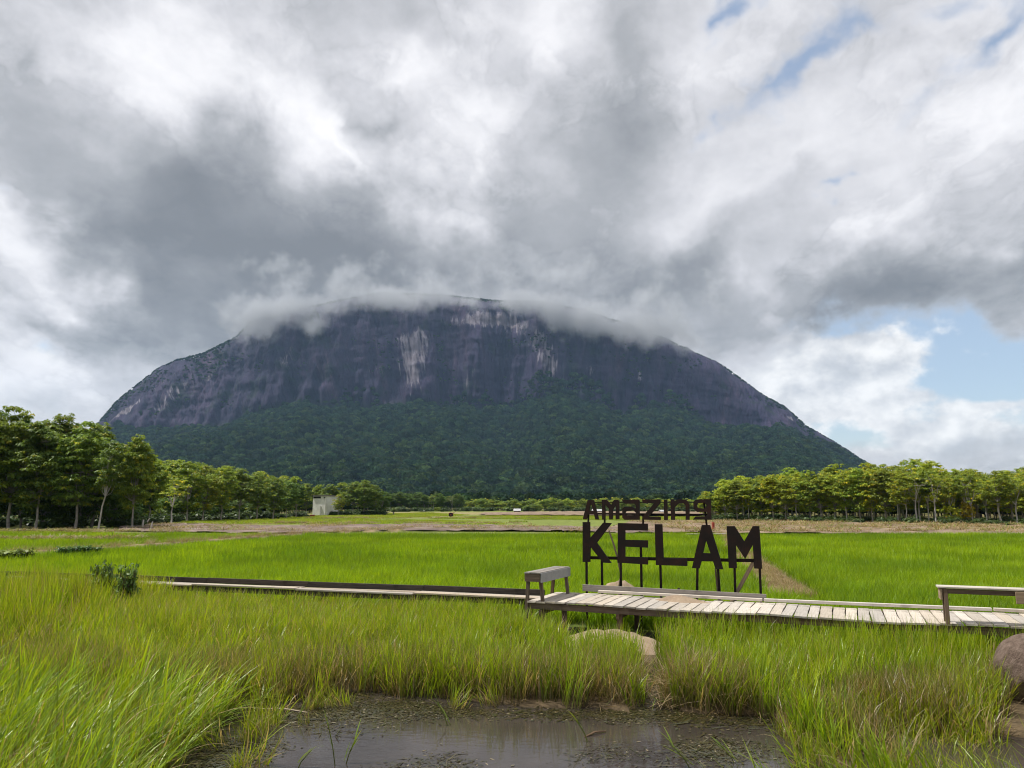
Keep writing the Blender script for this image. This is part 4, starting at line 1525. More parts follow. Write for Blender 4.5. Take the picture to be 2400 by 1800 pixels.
for i, px in enumerate(np.arange(1088, 1660, 12.5)):
    plant_tree('bush', px + random.uniform(-4, 4), 330 + random.uniform(-14, 25), 1170 + 5 * math.sin(i * 1.9), None, "bushy green tree at the foot of the wooded slope beyond the far field", group="bushy trees beyond the far field", color=(G, LIME, OLIVE)[i % 3], widen=1.3, name="bushy_tree")
for i, (px, d, tp, c) in enumerate([(1253, 300, 1180, G), (1262, 305, 1182, LIME), (1024, 285, 1187, LIME), (1236, 300, 1183, G)]):
    plant_tree('bush', px, d, tp, None, "round green bush " + ("before the far straight tree row" if px < 1100 else "on the far field, %s of three by the small white-roofed hut" % {1236: "leftmost", 1253: "middle", 1262: "rightmost"}[px]), "bush", "bushes on the far field", c, 1.4, name="round_bush")
# right-hand plantation: trunks of the front row as in the photograph
FR = [(2104, 103), (2122, 100), (2147, 99), (2156, 102), (2176, 101), (2193, 98), (2230, 99), (2266, 98), (2281, 97), (2314, 100), (2346, 98), (2382, 97), (2420, 97), (2460, 97)]


def right_top(px):
    return np.interp(px, [1640, 1690, 1740, 1800, 1860, 1920, 2000, 2060, 2120, 2170, 2230, 2300, 2350, 2400, 2480], [1158, 1134, 1120, 1114, 1106, 1104, 1096, 1092, 1090, 1082, 1100, 1104, 1100, 1090, 1088])


for i, (px, d) in enumerate(FR):
    plant_tree('slim' if i % 3 != 2 else 'bare', px, d, right_top(px) + 6 + 10 * math.sin(i * 2.3), None, "slender pale-trunked tree, %s from the left of the right plantation's open front" % _ord[i],
               group="pale-trunked trees of the right plantation", color=(OLIVE, YEL, OLIVE, LIME)[i % 4], widen=1.15)
FL = [(1650, 121), (1672, 119), (1700, 118), (1728, 117), (1755, 116), (1785, 115), (1812, 113), (1842, 112), (1870, 111), (1898, 110), (1925, 109), (1955, 108), (1985, 107), (2015, 106), (2045, 105), (2075, 104)]
for i, (px, d) in enumerate(FL):
    plant_tree('mid' if i % 4 else 'slim', px, d, right_top(px) + 8 * math.sin(i * 1.9) + 4, None, "leafy yellow-green tree, %s from the left end of the right plantation's front" % _ord[i],
               group="leafy front trees of the right plantation", color=(YEL, LIME, GOLD if 5 <= i <= 8 else YEL, OLIVE)[i % 4], widen=1.1)
n = 0
for row in range(3):
    for px in np.arange(1650 + 9 * row, 2480, 33.0 + 2 * row):
        d = 124 - (px - 1650) * 0.028 + row * 6.5 + random.uniform(-1.5, 1.5)
        n += 1
        plant_tree(('mid', 'slim', 'mid')[n % 3], px + random.uniform(-6, 6), d, right_top(px) + (10, 3, -4, -6)[row] + random.uniform(-14, 14), None, "green tree in the rows behind the front of the right plantation",
                   group="trees inside the right plantation", color=(OLIVE, LIME, YEL, YEL, OLIVE)[n % 5], widen=1.1)
plant_tree('bush', 2234, 97.5, 1178, None, "small low tree with golden-yellow leaves under the right plantation's edge", color=GOLD, widen=0.75, name="golden_tree", idx=0)
plant_tree('bush', 2268, 97.2, 1176, None, "low golden-leaved tree right beside the other golden one", color=(2.6, 1.5, 0.5), widen=0.7, name="golden_tree", idx=1)


def build_palm(px, py, top, label):
    p = far_pt(px, py)
    H = at_y(px, top, p.y).z
    root = props(empty("palm", (p.x, p.y, 0)), label, "palm")
    r = np.random.default_rng(5)
    V, F = tube_np([(0, 0, 0), (0.05, 0, H * 0.2), (0.0, 0.02, H * 0.38)], [0.22, 0.2, 0.17], 8)
    me = bpy.data.meshes.new("trunk")
    me.from_pydata(V, [], F)
    me.materials.append(M['bark'])
    obj("trunk", me, root)
    for k in range(14):
        az = k * 2.4 + r.normal(0, 0.2)
        e0 = r.uniform(0.5, 1.35)
        L = H * r.uniform(0.75, 0.95)
        pts = []
        q = np.array((0, 0, H * 0.38))
        e = e0
        for s in range(7):
            pts.append(q.copy())
            q = q + np.array((math.cos(az) * math.cos(e), math.sin(az) * math.cos(e), math.sin(e))) * L / 6
            e -= 0.27
        VV, FF = [], []
        side = np.array((-math.sin(az), math.cos(az), 0))
        for s in range(6):
            for sg in (-1, 1):
                for f in (0.0, 0.5):
                    b = pts[s] * (1 - f) + pts[s + 1] * f
                    fw = (pts[s + 1] - pts[s]) * 1.2
                    ll = L * 0.30 * (1 - 0.55 * s / 6)
                    tip = b + side * sg * ll * 0.8 + fw * 0.5 - np.array((0, 0, ll * 0.35))
                    o = len(VV)
                    VV += [b, b + fw * 0.35, tip]
                    FF.append((o, o + 1, o + 2))
        VV = np.array(VV)
        c = np.outer(np.ones(len(VV)), np.array((0.085, 0.125, 0.03)) * r.uniform(0.8, 1.25))
        obj("frond", mesh_np("frond", VV, np.array(FF), M['shrub_leaf'], c), root)


build_palm(922, 1207, 1186, "low green palm at the right end of the trees by the concrete house")


# shrubs on the bunds and young plants below the left grove
def shrub_mesh(seed, H, R, n, leaf=(0.10, 0.2), tint=((0.045, 0.09, 0.02), (0.12, 0.19, 0.045))):
    r = np.random.default_rng(seed)
    V, F = [], []
    pts = []
    for k in range(n):
        a = r.random() * 6.28
        q = np.array((math.cos(a) * R * r.random() ** 0.6, math.sin(a) * R * r.random() ** 0.6, H * r.uniform(0.35, 1.0)))
        v, f = tube_np([(q[0] * 0.15, q[1] * 0.15, 0), (q[0] * 0.7, q[1] * 0.7, q[2] * 0.6), tuple(q)], [0.014, 0.010, 0.005], 5)
        o = len(V)
        V.extend(v)
        F.extend([tuple(i + o for i in p) for p in f])
        for t in np.linspace(0.35, 1.0, 6):
            pts.append(np.array((q[0] * t, q[1] * t, q[2] * (0.15 + 0.85 * t))) + r.normal(0, 0.05, 3))
    LV, LF, LC = leaf_cluster_mesh(np.array(pts), r, 4, leaf, 0.62, (-0.1, 0.9), tint)
    sm = bpy.data.meshes.new("stems")
    sm.from_pydata(V, [], F)
    sm.materials.append(M['post'])
    return sm, mesh_np("foliage", LV, LF, M['shrub_leaf'], LC)


SH = [shrub_mesh(31, 0.80, 0.42, 60, (0.07, 0.15)), shrub_mesh(32, 0.72, 0.34, 50, (0.07, 0.14)), shrub_mesh(33, 0.7, 0.55, 26, (0.14, 0.26))]


def plant_shrub(name, px, py, top, label, k, color=(1, 1, 1), w=1.0, z=0.05, group=None, cat="shrub"):
    p = at_z(px, py, z)
    h = at_y(px, top, p.y).z - z
    root = props(empty(name, (p.x, p.y, z), random.random() * 6), label, cat, group)
    s = h / (0.85, 0.75, 0.75)[k]
    root.scale = (s * w, s * w, s)
    obj("stems", SH[k][0], root)
    c = obj("foliage", SH[k][1], root)
    c.color = (*color, 1)
    return root


plant_shrub("leafy_shrub", 238, 1440, 1311, "taller of two leafy shrubs in the grass beside the plank walkway", 0, (1.25, 1.3, 0.95), 0.50)
plant_shrub("leafy_shrub", 288, 1446, 1322, "smaller right one of two leafy shrubs beside the plank walkway", 1, (1.3, 1.35, 1.05), 0.48)
for i, (px, py, tp, c, w) in enumerate([(14, 1310, 1286, (1.7, 1.4, 0.8), 1.9), (58, 1307, 1283, (1.9, 1.5, 0.8), 1.3)]):
    plant_shrub("low_shrub", px, py, tp, ("leftmost" if i == 0 else "second from left") + " yellow-green low shrub on the left bund", 2, c, w, 0.42, "low shrubs on the left bund")
for i, (px, py, tp, c, w) in enumerate([(148, 1298, 1279, (0.75, 0.95, 0.9), 1.2), (172, 1296, 1279, (0.7, 0.9, 0.85), 1.2), (196, 1294, 1277, (0.8, 1.0, 0.9), 1.4), (226, 1293, 1280, (1.0, 1.1, 1.0), 1.5)]):
    plant_shrub("low_shrub", px, py, tp, "dark green low shrub, %s from the left in the clump on the left bund" % _ord[i], 2, c, w, 0.42, "low shrubs on the left bund")


def build_young(px, py, top, label, c):
    """young papaya-like plant: one bare stem, a mop of big leaves"""
    p = far_pt(px, py)
    H = at_y(px, top, p.y).z
    r = np.random.default_rng(int(px))
    root = props(empty("young_plant", (p.x, p.y, 0)), label, "plant", "young plants below the left grove")
    V, F = tube_np([(0, 0, 0), (0.04, 0, H * 0.5), (0, 0, H * 0.85)], [0.07, 0.05, 0.035], 6)
    me = bpy.data.meshes.new("stem")
    me.from_pydata(V, [], F)
    me.materials.append(M['bark'])
    obj("stem", me, root)
    pts = np.array((0, 0, H * 0.85))[None] + r.normal(0, 1, (7, 3)) * np.array((0.28, 0.28, 0.16)) * (H / 2.2)
    LV, LF, LC = leaf_cluster_mesh(pts, r, 6, (0.34 * H / 2, 0.52 * H / 2), 0.55, (-0.1, 0.8))
    o = obj("foliage", mesh_np("foliage", LV, LF, M['shrub_leaf'], LC), root)
    o.color = (*c, 1)


for i, (px, py, tp, c) in enumerate([(270, 1232, 1202, YEL), (288, 1234, 1206, YEL), (305, 1228, 1196, LIME), (332, 1236, 1208, G), (352, 1226, 1194, YEL), (374, 1224, 1190, LIME), (318, 1222, 1160, LIME), (418, 1222, 1198, G), (465, 1222, 1206, LIME)]):
    build_young(px, py, tp, "young big-leaved plant, %s from the left below the left and middle-left groves" % _ord[i], c)

# undergrowth along the feet of the groves
proto_collection("weeds", [shrub_mesh(50 + i, 0.9, 0.7, 18, (0.22, 0.4), ((0.03, 0.06, 0.014), (0.075, 0.12, 0.03)))[1] for i in range(3)])


def strip(n, rows, depth, z=0.03, h=(0.8, 1.6), seed=1):
    r = np.random.default_rng(seed)
    P = []
    T = []
    S = []
    for k in range(n):
        u = r.random() * (len(rows) - 1)
        i = int(u)
        f = u - i
        a = far_pt(*rows[i])
        b = far_pt(*rows[i + 1])
        p = a.lerp(b, f)
        q = r.random() ** 1.3 * depth
        P.append((p.x * (1 + q / p.y), p.y + q, z))
        T.append((0, 0, r.random() * 6.28))
        s = r.uniform(*h)
        S.append((s * 1.3, s * 1.3, s))
    return P, T, S


for nm, args, lab in (("undergrowth", (170, [(-150, 1240), (100, 1238), (300, 1236), (430, 1224), (600, 1218), (720, 1213)], 22, 0.03, (0.7, 1.6), 1), "dark undergrowth at the feet of the left trees"),
                      ("undergrowth", (150, [(760, 1209), (900, 1208)], 18, 0.03, (0.8, 1.6), 2), "green undergrowth at the feet of the trees by the concrete house"),
                      ("undergrowth", (330, [(1660, 1222), (1760, 1223), (1860, 1225), (2000, 1228), (2450, 1235)], 30, 0.03, (0.5, 1.15), 3), "green undergrowth at the feet of the right plantation"),
                      ("hedge_scrub", (200, [(880, 1200), (1100, 1199), (1400, 1199), (1680, 1199)], 60, 0.03, (1.0, 2.4), 4), "scrub along the far edge of the fields")):
    P, T, S = strip(*args)
    scatter(nm, "weeds", P, T, S, lab, "undergrowth")


# ---------------------------------------------------------------- forest on the mountain
def crown_blob(seed):
    r = np.random.default_rng(seed)
    k = 190
    u = r.normal(size=(k, 3))
    u /= np.linalg.norm(u, axis=1)[:, None]
    u[:, 2] = np.abs(u[:, 2]) * 1.1 - 0.25
    lob = np.array([0.75 + 0.35 * r.random() for _ in range(7)])
    ld = r.normal(size=(7, 3))
    ld /= np.linalg.norm(ld, axis=1)[:, None]
    amp = 0.72 + 0.32 * np.max(np.clip(u @ ld.T, 0, 1) ** 3 * lob[None], 1)
    C = u * amp[:, None] * np.array((1.0, 1.0, 0.85))
    n = u + 0.55 * r.normal(size=u.shape)
    n /= np.linalg.norm(n, axis=1)[:, None]
    a = np.cross(n, r.normal(size=u.shape))
    a /= np.linalg.norm(a, axis=1)[:, None]
    b = np.cross(n, a)
    s = r.uniform(0.14, 0.30, k)[:, None]
    V = np.stack([C - a * s, C - b * s * 0.7, C + a * s, C + b * s * 0.7], 1).reshape(-1, 3)
    F = np.arange(4 * k).reshape(-1, 4)
    t = r.random(k)[:, None]
    gain = np.array(((1.0, 1.0, 1.0), (0.75, 0.85, 0.95), (1.3, 1.2, 0.9), (0.9, 1.0, 1.1), (1.7, 1.45, 1.0), (0.6, 0.72, 0.85))[seed % 6])
    col = np.array((0.026, 0.046, 0.019))[None] * (1 - t) + np.array((0.058, 0.086, 0.034))[None] * t
    col = col * gain[None] * np.array((0.62, 0.82, 0.95))[None]
    col = np.repeat(col, 4, 0)
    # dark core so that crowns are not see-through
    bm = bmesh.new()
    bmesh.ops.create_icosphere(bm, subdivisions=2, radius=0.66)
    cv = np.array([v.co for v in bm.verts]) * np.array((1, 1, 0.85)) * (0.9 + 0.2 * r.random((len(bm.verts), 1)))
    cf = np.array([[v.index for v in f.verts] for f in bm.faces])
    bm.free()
    # trunk
    tv = np.array([(-0.05, 0, -1.6), (0.05, 0, -1.6), (0.04, 0, -0.4), (-0.04, 0, -0.4), (0, -0.05, -1.6), (0, 0.05, -1.6), (0, 0.04, -0.4), (0, -0.04, -0.4)])
    faces = [tuple(q) for q in F] + [tuple(q + len(V)) for q in cf] + [tuple(np.array((0, 1, 2, 3)) + len(V) + len(cv)), tuple(np.array((4, 5, 6, 7)) + len(V) + len(cv))]
    V2 = np.concatenate([V, cv, tv])
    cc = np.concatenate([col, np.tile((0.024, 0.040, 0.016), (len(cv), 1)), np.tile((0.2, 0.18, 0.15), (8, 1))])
    return mesh_np("forest_crown", V2, [tuple(int(i) for i in f) for f in faces], M['forest'], cc)


proto_collection("forest_crowns", [crown_blob(702 + i) for i in range(6)])


def build_forest():
    r = np.random.default_rng(17)
    N = 60000
    y = Y_BASE + (Y_FOOT + 90 - Y_BASE) * r.random(N) ** 0.75
    bear = r.uniform(-0.60, 0.62, N)
    x = bear * y
    z, t1, t2, t3 = mountain_z(x, y)
    gul = smooth_noise((x * 0.004, y * 0.0016), 47, 4, 1.0) - 0.5
    z = z + gul * 110 * np.clip(z / 150.0, 0, 1)
    keep = (z > 3.0) & (t2 < 0.004 + 0.16 * sstep(smooth_noise((x * 0.008, y * 0), 71, 4, 1.0), 0.35, 0.8))
    big = smooth_noise((x * 0.02, y * 0.02), 73, 3, 1.0)
    s = (4.6 + 8.5 * r.random(N) ** 2.6) * (0.7 + 0.6 * big)
    # flat woodland between the fields and the slope
    N2 = 5200
    y2 = r.uniform(350, 960, N2)
    x2 = r.uniform(-0.75, 0.75, N2) * y2
    s2 = r.uniform(3.0, 5.0, N2)
    # the insides of the groves left and right, seen only between the trunks
    yl = r.uniform(112, 350, 2600)
    bl = np.where(r.random(2600) < 0.5, r.uniform(-0.75, -0.17, 2600), r.uniform(0.255, 0.75, 2600))
    okl = (bl < 0) & (yl > np.interp(bl, [-0.75, -0.48, -0.31, -0.28, -0.17], [112, 118, 150, 215, 230])) | (bl > 0) & (yl > np.interp(bl, [0.255, 0.7], [150, 124]))
    yl, bl = yl[okl], bl[okl]
    x2 = np.concatenate([x2, bl * yl])
    y2 = np.concatenate([y2, yl])
    s2 = np.concatenate([s2, r.uniform(1.8, 3.0, len(yl))])
    # trees on the ledges and along the skyline of the rock
    N3 = 9000
    t = r.random(N3)
    x3 = r.uniform(RX[2], RX[-2], N3)
    y3 = Y_RIDGE + r.normal(0, 14, N3)
    on_ledge = r.random(N3) < 0.72
    y3[on_ledge] = r.uniform(Y_FOOT + 30, Y_RIDGE, on_ledge.sum())
    z3 = mountain_z(x3, y3)[0]
    led = smooth_noise((x3 * 0.012, z3 * 0.02), 75, 4, 1.0)
    left_ridge = (x3 < at_y(560, 800, 2750).x) & (y3 > 2560)
    k3 = np.where(on_ledge, (led > 0.60) | (left_ridge & (led > 0.42)), True)
    s3 = r.uniform(2.5, 5.5, N3)
    P = np.concatenate([np.stack([x, y, z + s * 0.9], -1)[keep], np.stack([x2, y2, s2 * 1.0], -1), np.stack([x3, y3, z3 + s3 * 0.35], -1)[k3]])
    S = np.concatenate([s[keep], s2, s3[k3]])
    r2 = np.random.default_rng(3)
    T = np.stack([np.zeros(len(S)), np.zeros(len(S)), r2.random(len(S)) * 6.28], -1)
    SS = np.stack([S, S, S * r2.uniform(0.8, 1.25, len(S))], -1)
    scatter("mountain_forest", "forest_crowns", P, T, SS, "dark green rainforest covering the mountain's lower slope", "forest")


build_forest()
# ---------------------------------------------------------------- blades: rice, grass, reeds, straw
def blades(r, base, az, lean, length, width, curl, seg, tints, twist=0.0):
    """curved tapering blades. tints: (base, middle, tip) colours, each (n,3)"""
    n = len(base)
    dirh = np.stack([np.cos(az), np.sin(az), np.zeros(n)], -1)
    side = np.stack([-np.sin(az + twist), np.cos(az + twist), np.zeros(n)], -1)
    V, C = [], []
    p = np.array(base, float)
    ang = lean.copy()
    for k in range(seg + 1):
        t = k / seg
        w = width * (0.55 + 1.2 * t) if t < 0.35 else width * (1.0 - ((t - 0.35) / 0.65) ** 1.8 * 0.97)
        if k == seg:
            w = width * 0.02
        V.append(p - side * (w / 2)[:, None])
        V.append(p + side * (w / 2)[:, None])
        c = tints[0] * (1 - t * 2) + tints[1] * t * 2 if t < 0.5 else tints[1] * (2 - 2 * t) + tints[2] * (2 * t - 1)
        C += [c, c]
        st = (length / seg)[:, None]
        p = p + (dirh * np.sin(ang)[:, None] + np.array((0, 0, 1.0))[None] * np.cos(ang)[:, None]) * st
        ang = ang + curl / seg * (0.5 + t)
    m = 2 * (seg + 1)
    VV = np.stack(V, 1).reshape(-1, 3)
    CC = np.stack(C, 1).reshape(-1, 3)
    o = (np.arange(n) * m)[:, None, None]
    k = np.arange(seg)[None, :, None] * 2
    F = (o + k + np.array((0, 1, 3, 2))[None, None, :]).reshape(-1, 4)
    return VV, F, CC


def tint_mix(r, n, a, b, spread=1.0):
    t = np.clip(r.random(n) * spread, 0, 1)[:, None]
    return np.array(a)[None] * (1 - t) + np.array(b)[None] * t


def tuft(seed, n, rad, length, width, lean=(0.05, 0.35), curl=(0.1, 0.9), seg=4, cb=((0.10, 0.085, 0.03), (0.13, 0.12, 0.03)), cm=((0.10, 0.19, 0.018), (0.17, 0.27, 0.022)),
         ct=((0.14, 0.23, 0.02), (0.26, 0.30, 0.035)), dead=0.0, wind=None, mat='reed', square=False):
    r = np.random.default_rng(seed)
    if square:
        b = np.stack([r.uniform(-rad, rad, n), r.uniform(-rad, rad, n), np.zeros(n)], -1)
    else:
        a = r.random(n) * 6.28
        q = rad * np.sqrt(r.random(n))
        b = np.stack([np.cos(a) * q, np.sin(a) * q, np.zeros(n)], -1)
    az = r.random(n) * 6.28
    if wind is not None:
        az = wind[0] + r.normal(0, wind[1], n)
    L = r.uniform(length[0], length[1], n)
    W = r.uniform(width[0], width[1], n)
    le = r.uniform(lean[0], lean[1], n)
    cu = r.uniform(curl[0], curl[1], n)
    T = [tint_mix(r, n, *c) for c in (cb, cm, ct)]
    k = r.random(n) < dead
    for t_, c in zip(T, ((0.20, 0.145, 0.075), (0.33, 0.25, 0.13), (0.38, 0.29, 0.16))):
        t_[k] = np.array(c)[None] * r.uniform(0.6, 1.2, k.sum())[:, None]
    cu[k] *= 1.7
    V, F, C = blades(r, b, az, le, L, W, cu, seg, T, r.normal(0, 0.5, n))
    return mesh_np("tuft", V, F, M[mat], C)


RICE = dict(cb=((0.055, 0.09, 0.012), (0.08, 0.12, 0.015)), cm=((0.115, 0.225, 0.004), (0.21, 0.35, 0.006)), ct=((0.15, 0.26, 0.005), (0.30, 0.42, 0.015)), mat='rice')


def rice_tone(f):
    k = np.array((0.78 + 0.4 * f, 0.82 + 0.30 * f, 1.0))
    return {a: (b if a == 'mat' else tuple(tuple(np.array(q) * k) for q in b)) for a, b in RICE.items()}


proto_collection("rice_near", [tuft(800 + i, 230, 0.34, (0.30, 0.58), (0.010, 0.018), (0.05, 0.65), (0.1, 1.5), 3, square=True, **rice_tone(i / 4)) for i in range(5)])
proto_collection("rice_far", [tuft(820 + i, 280, 0.70, (0.30, 0.60), (0.020, 0.036), (0.05, 0.7), (0.1, 1.3), 2, square=True, **rice_tone(i / 3)) for i in range(4)])
proto_collection("field_grass", [tuft(840 + i, 130, 1.3, (0.22, 0.42), (0.05, 0.09), (0.1, 0.8), (0.1, 0.8), 2, square=True, cb=((0.12, 0.17, 0.02), (0.15, 0.2, 0.03)), cm=((0.18, 0.27, 0.02), (0.24, 0.31, 0.03)), ct=((0.22, 0.29, 0.025), (0.30, 0.33, 0.05)), mat='rice') for i in range(3)])
proto_collection("tall_grass", [tuft(860 + i, 40, 0.15, (0.28, 0.66), (0.008, 0.016), (0.02, 0.38), (0.05, 1.0), 4, dead=0.06,
                                     cb=((0.10, 0.10, 0.025), (0.13, 0.14, 0.03)), cm=((0.095, 0.18, 0.005), (0.235, 0.335, 0.008)), ct=((0.15, 0.25, 0.006), (0.34, 0.40, 0.02))) for i in range(8)])
proto_collection("olive_grass", [tuft(880 + i, 38, 0.16, (0.26, 0.64), (0.008, 0.015), (0.02, 0.5), (0.1, 1.4), 4, dead=0.20,
                                      cb=((0.13, 0.10, 0.035), (0.15, 0.13, 0.04)), cm=((0.115, 0.185, 0.005), (0.27, 0.335, 0.01)), ct=((0.17, 0.24, 0.007), (0.40, 0.42, 0.03))) for i in range(6)])
proto_collection("sedge", [tuft(900 + i, 60, 0.17, (0.22, 0.56), (0.004, 0.009), (0.02, 0.55), (0.05, 1.0), 3, dead=0.34,
                                cb=((0.07, 0.052, 0.026), (0.10, 0.078, 0.035)), cm=((0.085, 0.10, 0.022), (0.16, 0.165, 0.03)), ct=((0.12, 0.13, 0.026), (0.22, 0.21, 0.05))) for i in range(5)])
proto_collection("reeds", [tuft(920 + i, 20, 0.16, (0.50, 1.15), (0.012, 0.026), (0.15, 1.0), (0.1, 1.2), 6, dead=0.12, wind=(0.25, 0.75),
                                cb=((0.10, 0.13, 0.02), (0.14, 0.16, 0.03)), cm=((0.10, 0.19, 0.005), (0.24, 0.335, 0.01)), ct=((0.14, 0.235, 0.008), (0.34, 0.40, 0.03))) for i in range(7)])
proto_collection("straw", [tuft(940 + i, 40, 0.20, (0.18, 0.50), (0.004, 0.009), (0.5, 1.45), (0.1, 0.9), 3, dead=0.9, mat='straw') for i in range(4)])
proto_collection("straw_far", [tuft(950 + i, 60, 0.9, (0.35, 0.9), (0.03, 0.07), (0.9, 1.5), (0.0, 0.5), 2, dead=0.85, square=True, mat='straw') for i in range(3)])


def debris_mesh(seed):
    r = np.random.default_rng(seed)
    n = 70
    c = np.stack([r.normal(0, 0.17, n), r.normal(0, 0.11, n), r.uniform(-0.006, 0.006, n)], -1)
    a = r.random(n) * 6.28
    L = r.uniform(0.006, 0.03, n) * np.where(r.random(n) < 0.06, 4.0, 1.0)
    W = r.uniform(0.004, 0.012, n)
    d = np.stack([np.cos(a), np.sin(a), r.normal(0, 0.05, n)], -1)
    s = np.stack([-np.sin(a), np.cos(a), r.normal(0, 0.12, n)], -1)
    V = np.stack([c - d * L[:, None], c - s * W[:, None], c + d * L[:, None], c + s * W[:, None]], 1).reshape(-1, 3)
    t = r.random(n)
    col = np.where((t < 0.45)[:, None], np.array((0.060, 0.048, 0.014))[None], np.where((t < 0.88)[:, None], np.array((0.040, 0.042, 0.012))[None], np.array((0.17, 0.14, 0.085))[None]))
    return mesh_np("debris", V, np.arange(4 * n).reshape(-1, 4), M['weed'], np.repeat(col * r.uniform(0.6, 1.3, n)[:, None], 4, 0))


proto_collection("pond_debris", [debris_mesh(960 + i) for i in range(5)])


def turn_rand(r, n, tilt=0.06, full=True, around=0.0):
    return np.stack([r.normal(0, tilt, n), r.normal(0, tilt, n), r.random(n) * 6.28 if full else r.normal(around, 0.35, n)], -1)


def grid_points(r, xlo, xhi, ylo, yhi, step, jit=0.4):
    xs = np.arange(xlo, xhi, step)
    ys = np.arange(ylo, yhi, step)
    X, Y = np.meshgrid(xs, ys)
    x = X.ravel() + r.uniform(-jit, jit, X.size) * step
    y = Y.ravel() + r.uniform(-jit, jit, X.size) * step
    return x, y


def put(name, coll, x, y, s, r, label, cat, tilt=0.06, full=True, around=0.0, z=None, sz=None, pick=None):
    z = ground_z(x, y) - 0.02 if z is None else z
    if np.isscalar(z):
        z = np.full(len(x), z)
    S = np.stack([s, s, s if sz is None else sz], -1)
    return scatter(name, coll, np.stack([x, y, z], -1), turn_rand(r, len(x), tilt, full, around), S, label, cat, pick)


WK0 = at_z(1262, 1402, 0.55)
WK1 = at_z(310, 1366, 0.55)


def back_line(x):
    """far edge of boardwalk and walkway: the rice starts behind it"""
    a = dl.y + DV.y * DW + (x - dl.x - DV.x * DW) * DU.y / DU.x
    b = WK0.y + (x - WK0.x) * (WK1.y - WK0.y) / (WK1.x - WK0.x) + 0.55
    return np.where(x > fl.x - 0.2, a, b)


def front_line(x):
    a = dl.y + (x - dl.x) * DU.y / DU.x
    b = WK0.y + (x - WK0.x) * (WK1.y - WK0.y) / (WK1.x - WK0.x) - 0.15
    return np.where(x > dl.x, a, b)


def build_rice():
    r = np.random.default_rng(51)
    for nm, coll, ylo, yhi, step in (("rice_field", "rice_near", 12.0, 29.0, 0.52), ("rice_field", "rice_far", 28.6, 58.5, 1.05)):
        x, y = grid_points(r, -48, 48, ylo, yhi, step)
        far = 57.5 + 1.5 * (smooth_noise((x * 0.2, x * 0), 81, 2, 1.0) - 0.5)
        far = np.where(x < -12, far + (x + 12) * 0.0, far)
        k = (np.abs(x) < 0.72 * y + 2.5) & (y > back_line(x) + 0.35) & (y < far)
        k &= seg_dist(x, y, BUND_A, BUND_B)[0] > 0.75
        k &= left_bund_dist(x, y) > 0.95
        # sparse patch where seedlings failed
        c = at_z(640, 1320, 0.1)
        thin = np.exp(-(((x - c.x) / 3.2) ** 2 + ((y - c.y) / 0.9) ** 2))
        k &= r.random(len(x)) > 0.55 * thin
        k &= np.hypot(x - (at_z(1450, 1385, 0.35).x + 0.1), (y - at_z(1450, 1385, 0.35).y - 0.55) * 1.5) > 0.95
        x, y = x[k], y[k]
        h = 0.85 + 0.35 * smooth_noise((x, y), 83, 3, 0.25)
        put(nm, coll, x, y, np.full(len(x), 1.0), r, "bright green young rice filling the paddy beyond the boardwalk" if coll == "rice_near" else "bright green young rice in the far half of the paddy", "rice", 0.03, sz=h, pick=np.clip(((smooth_noise((x, y), 99, 4, 0.22) - 0.5) * 2.4 + 0.5) * len(PROTO[coll].objects) + r.normal(0, 0.8, len(x)), 0, len(PROTO[coll].objects) - 1).astype(int))


build_rice()


def poly_points(r, rows, step, z=0.05):
    P = np.array(px_poly(rows, z))
    lo, hi = P.min(0), P.max(0)
    x, y = grid_points(r, lo[0], hi[0], lo[1], hi[1], step)
    k = inside(x, y, P)
    return x[k], y[k]


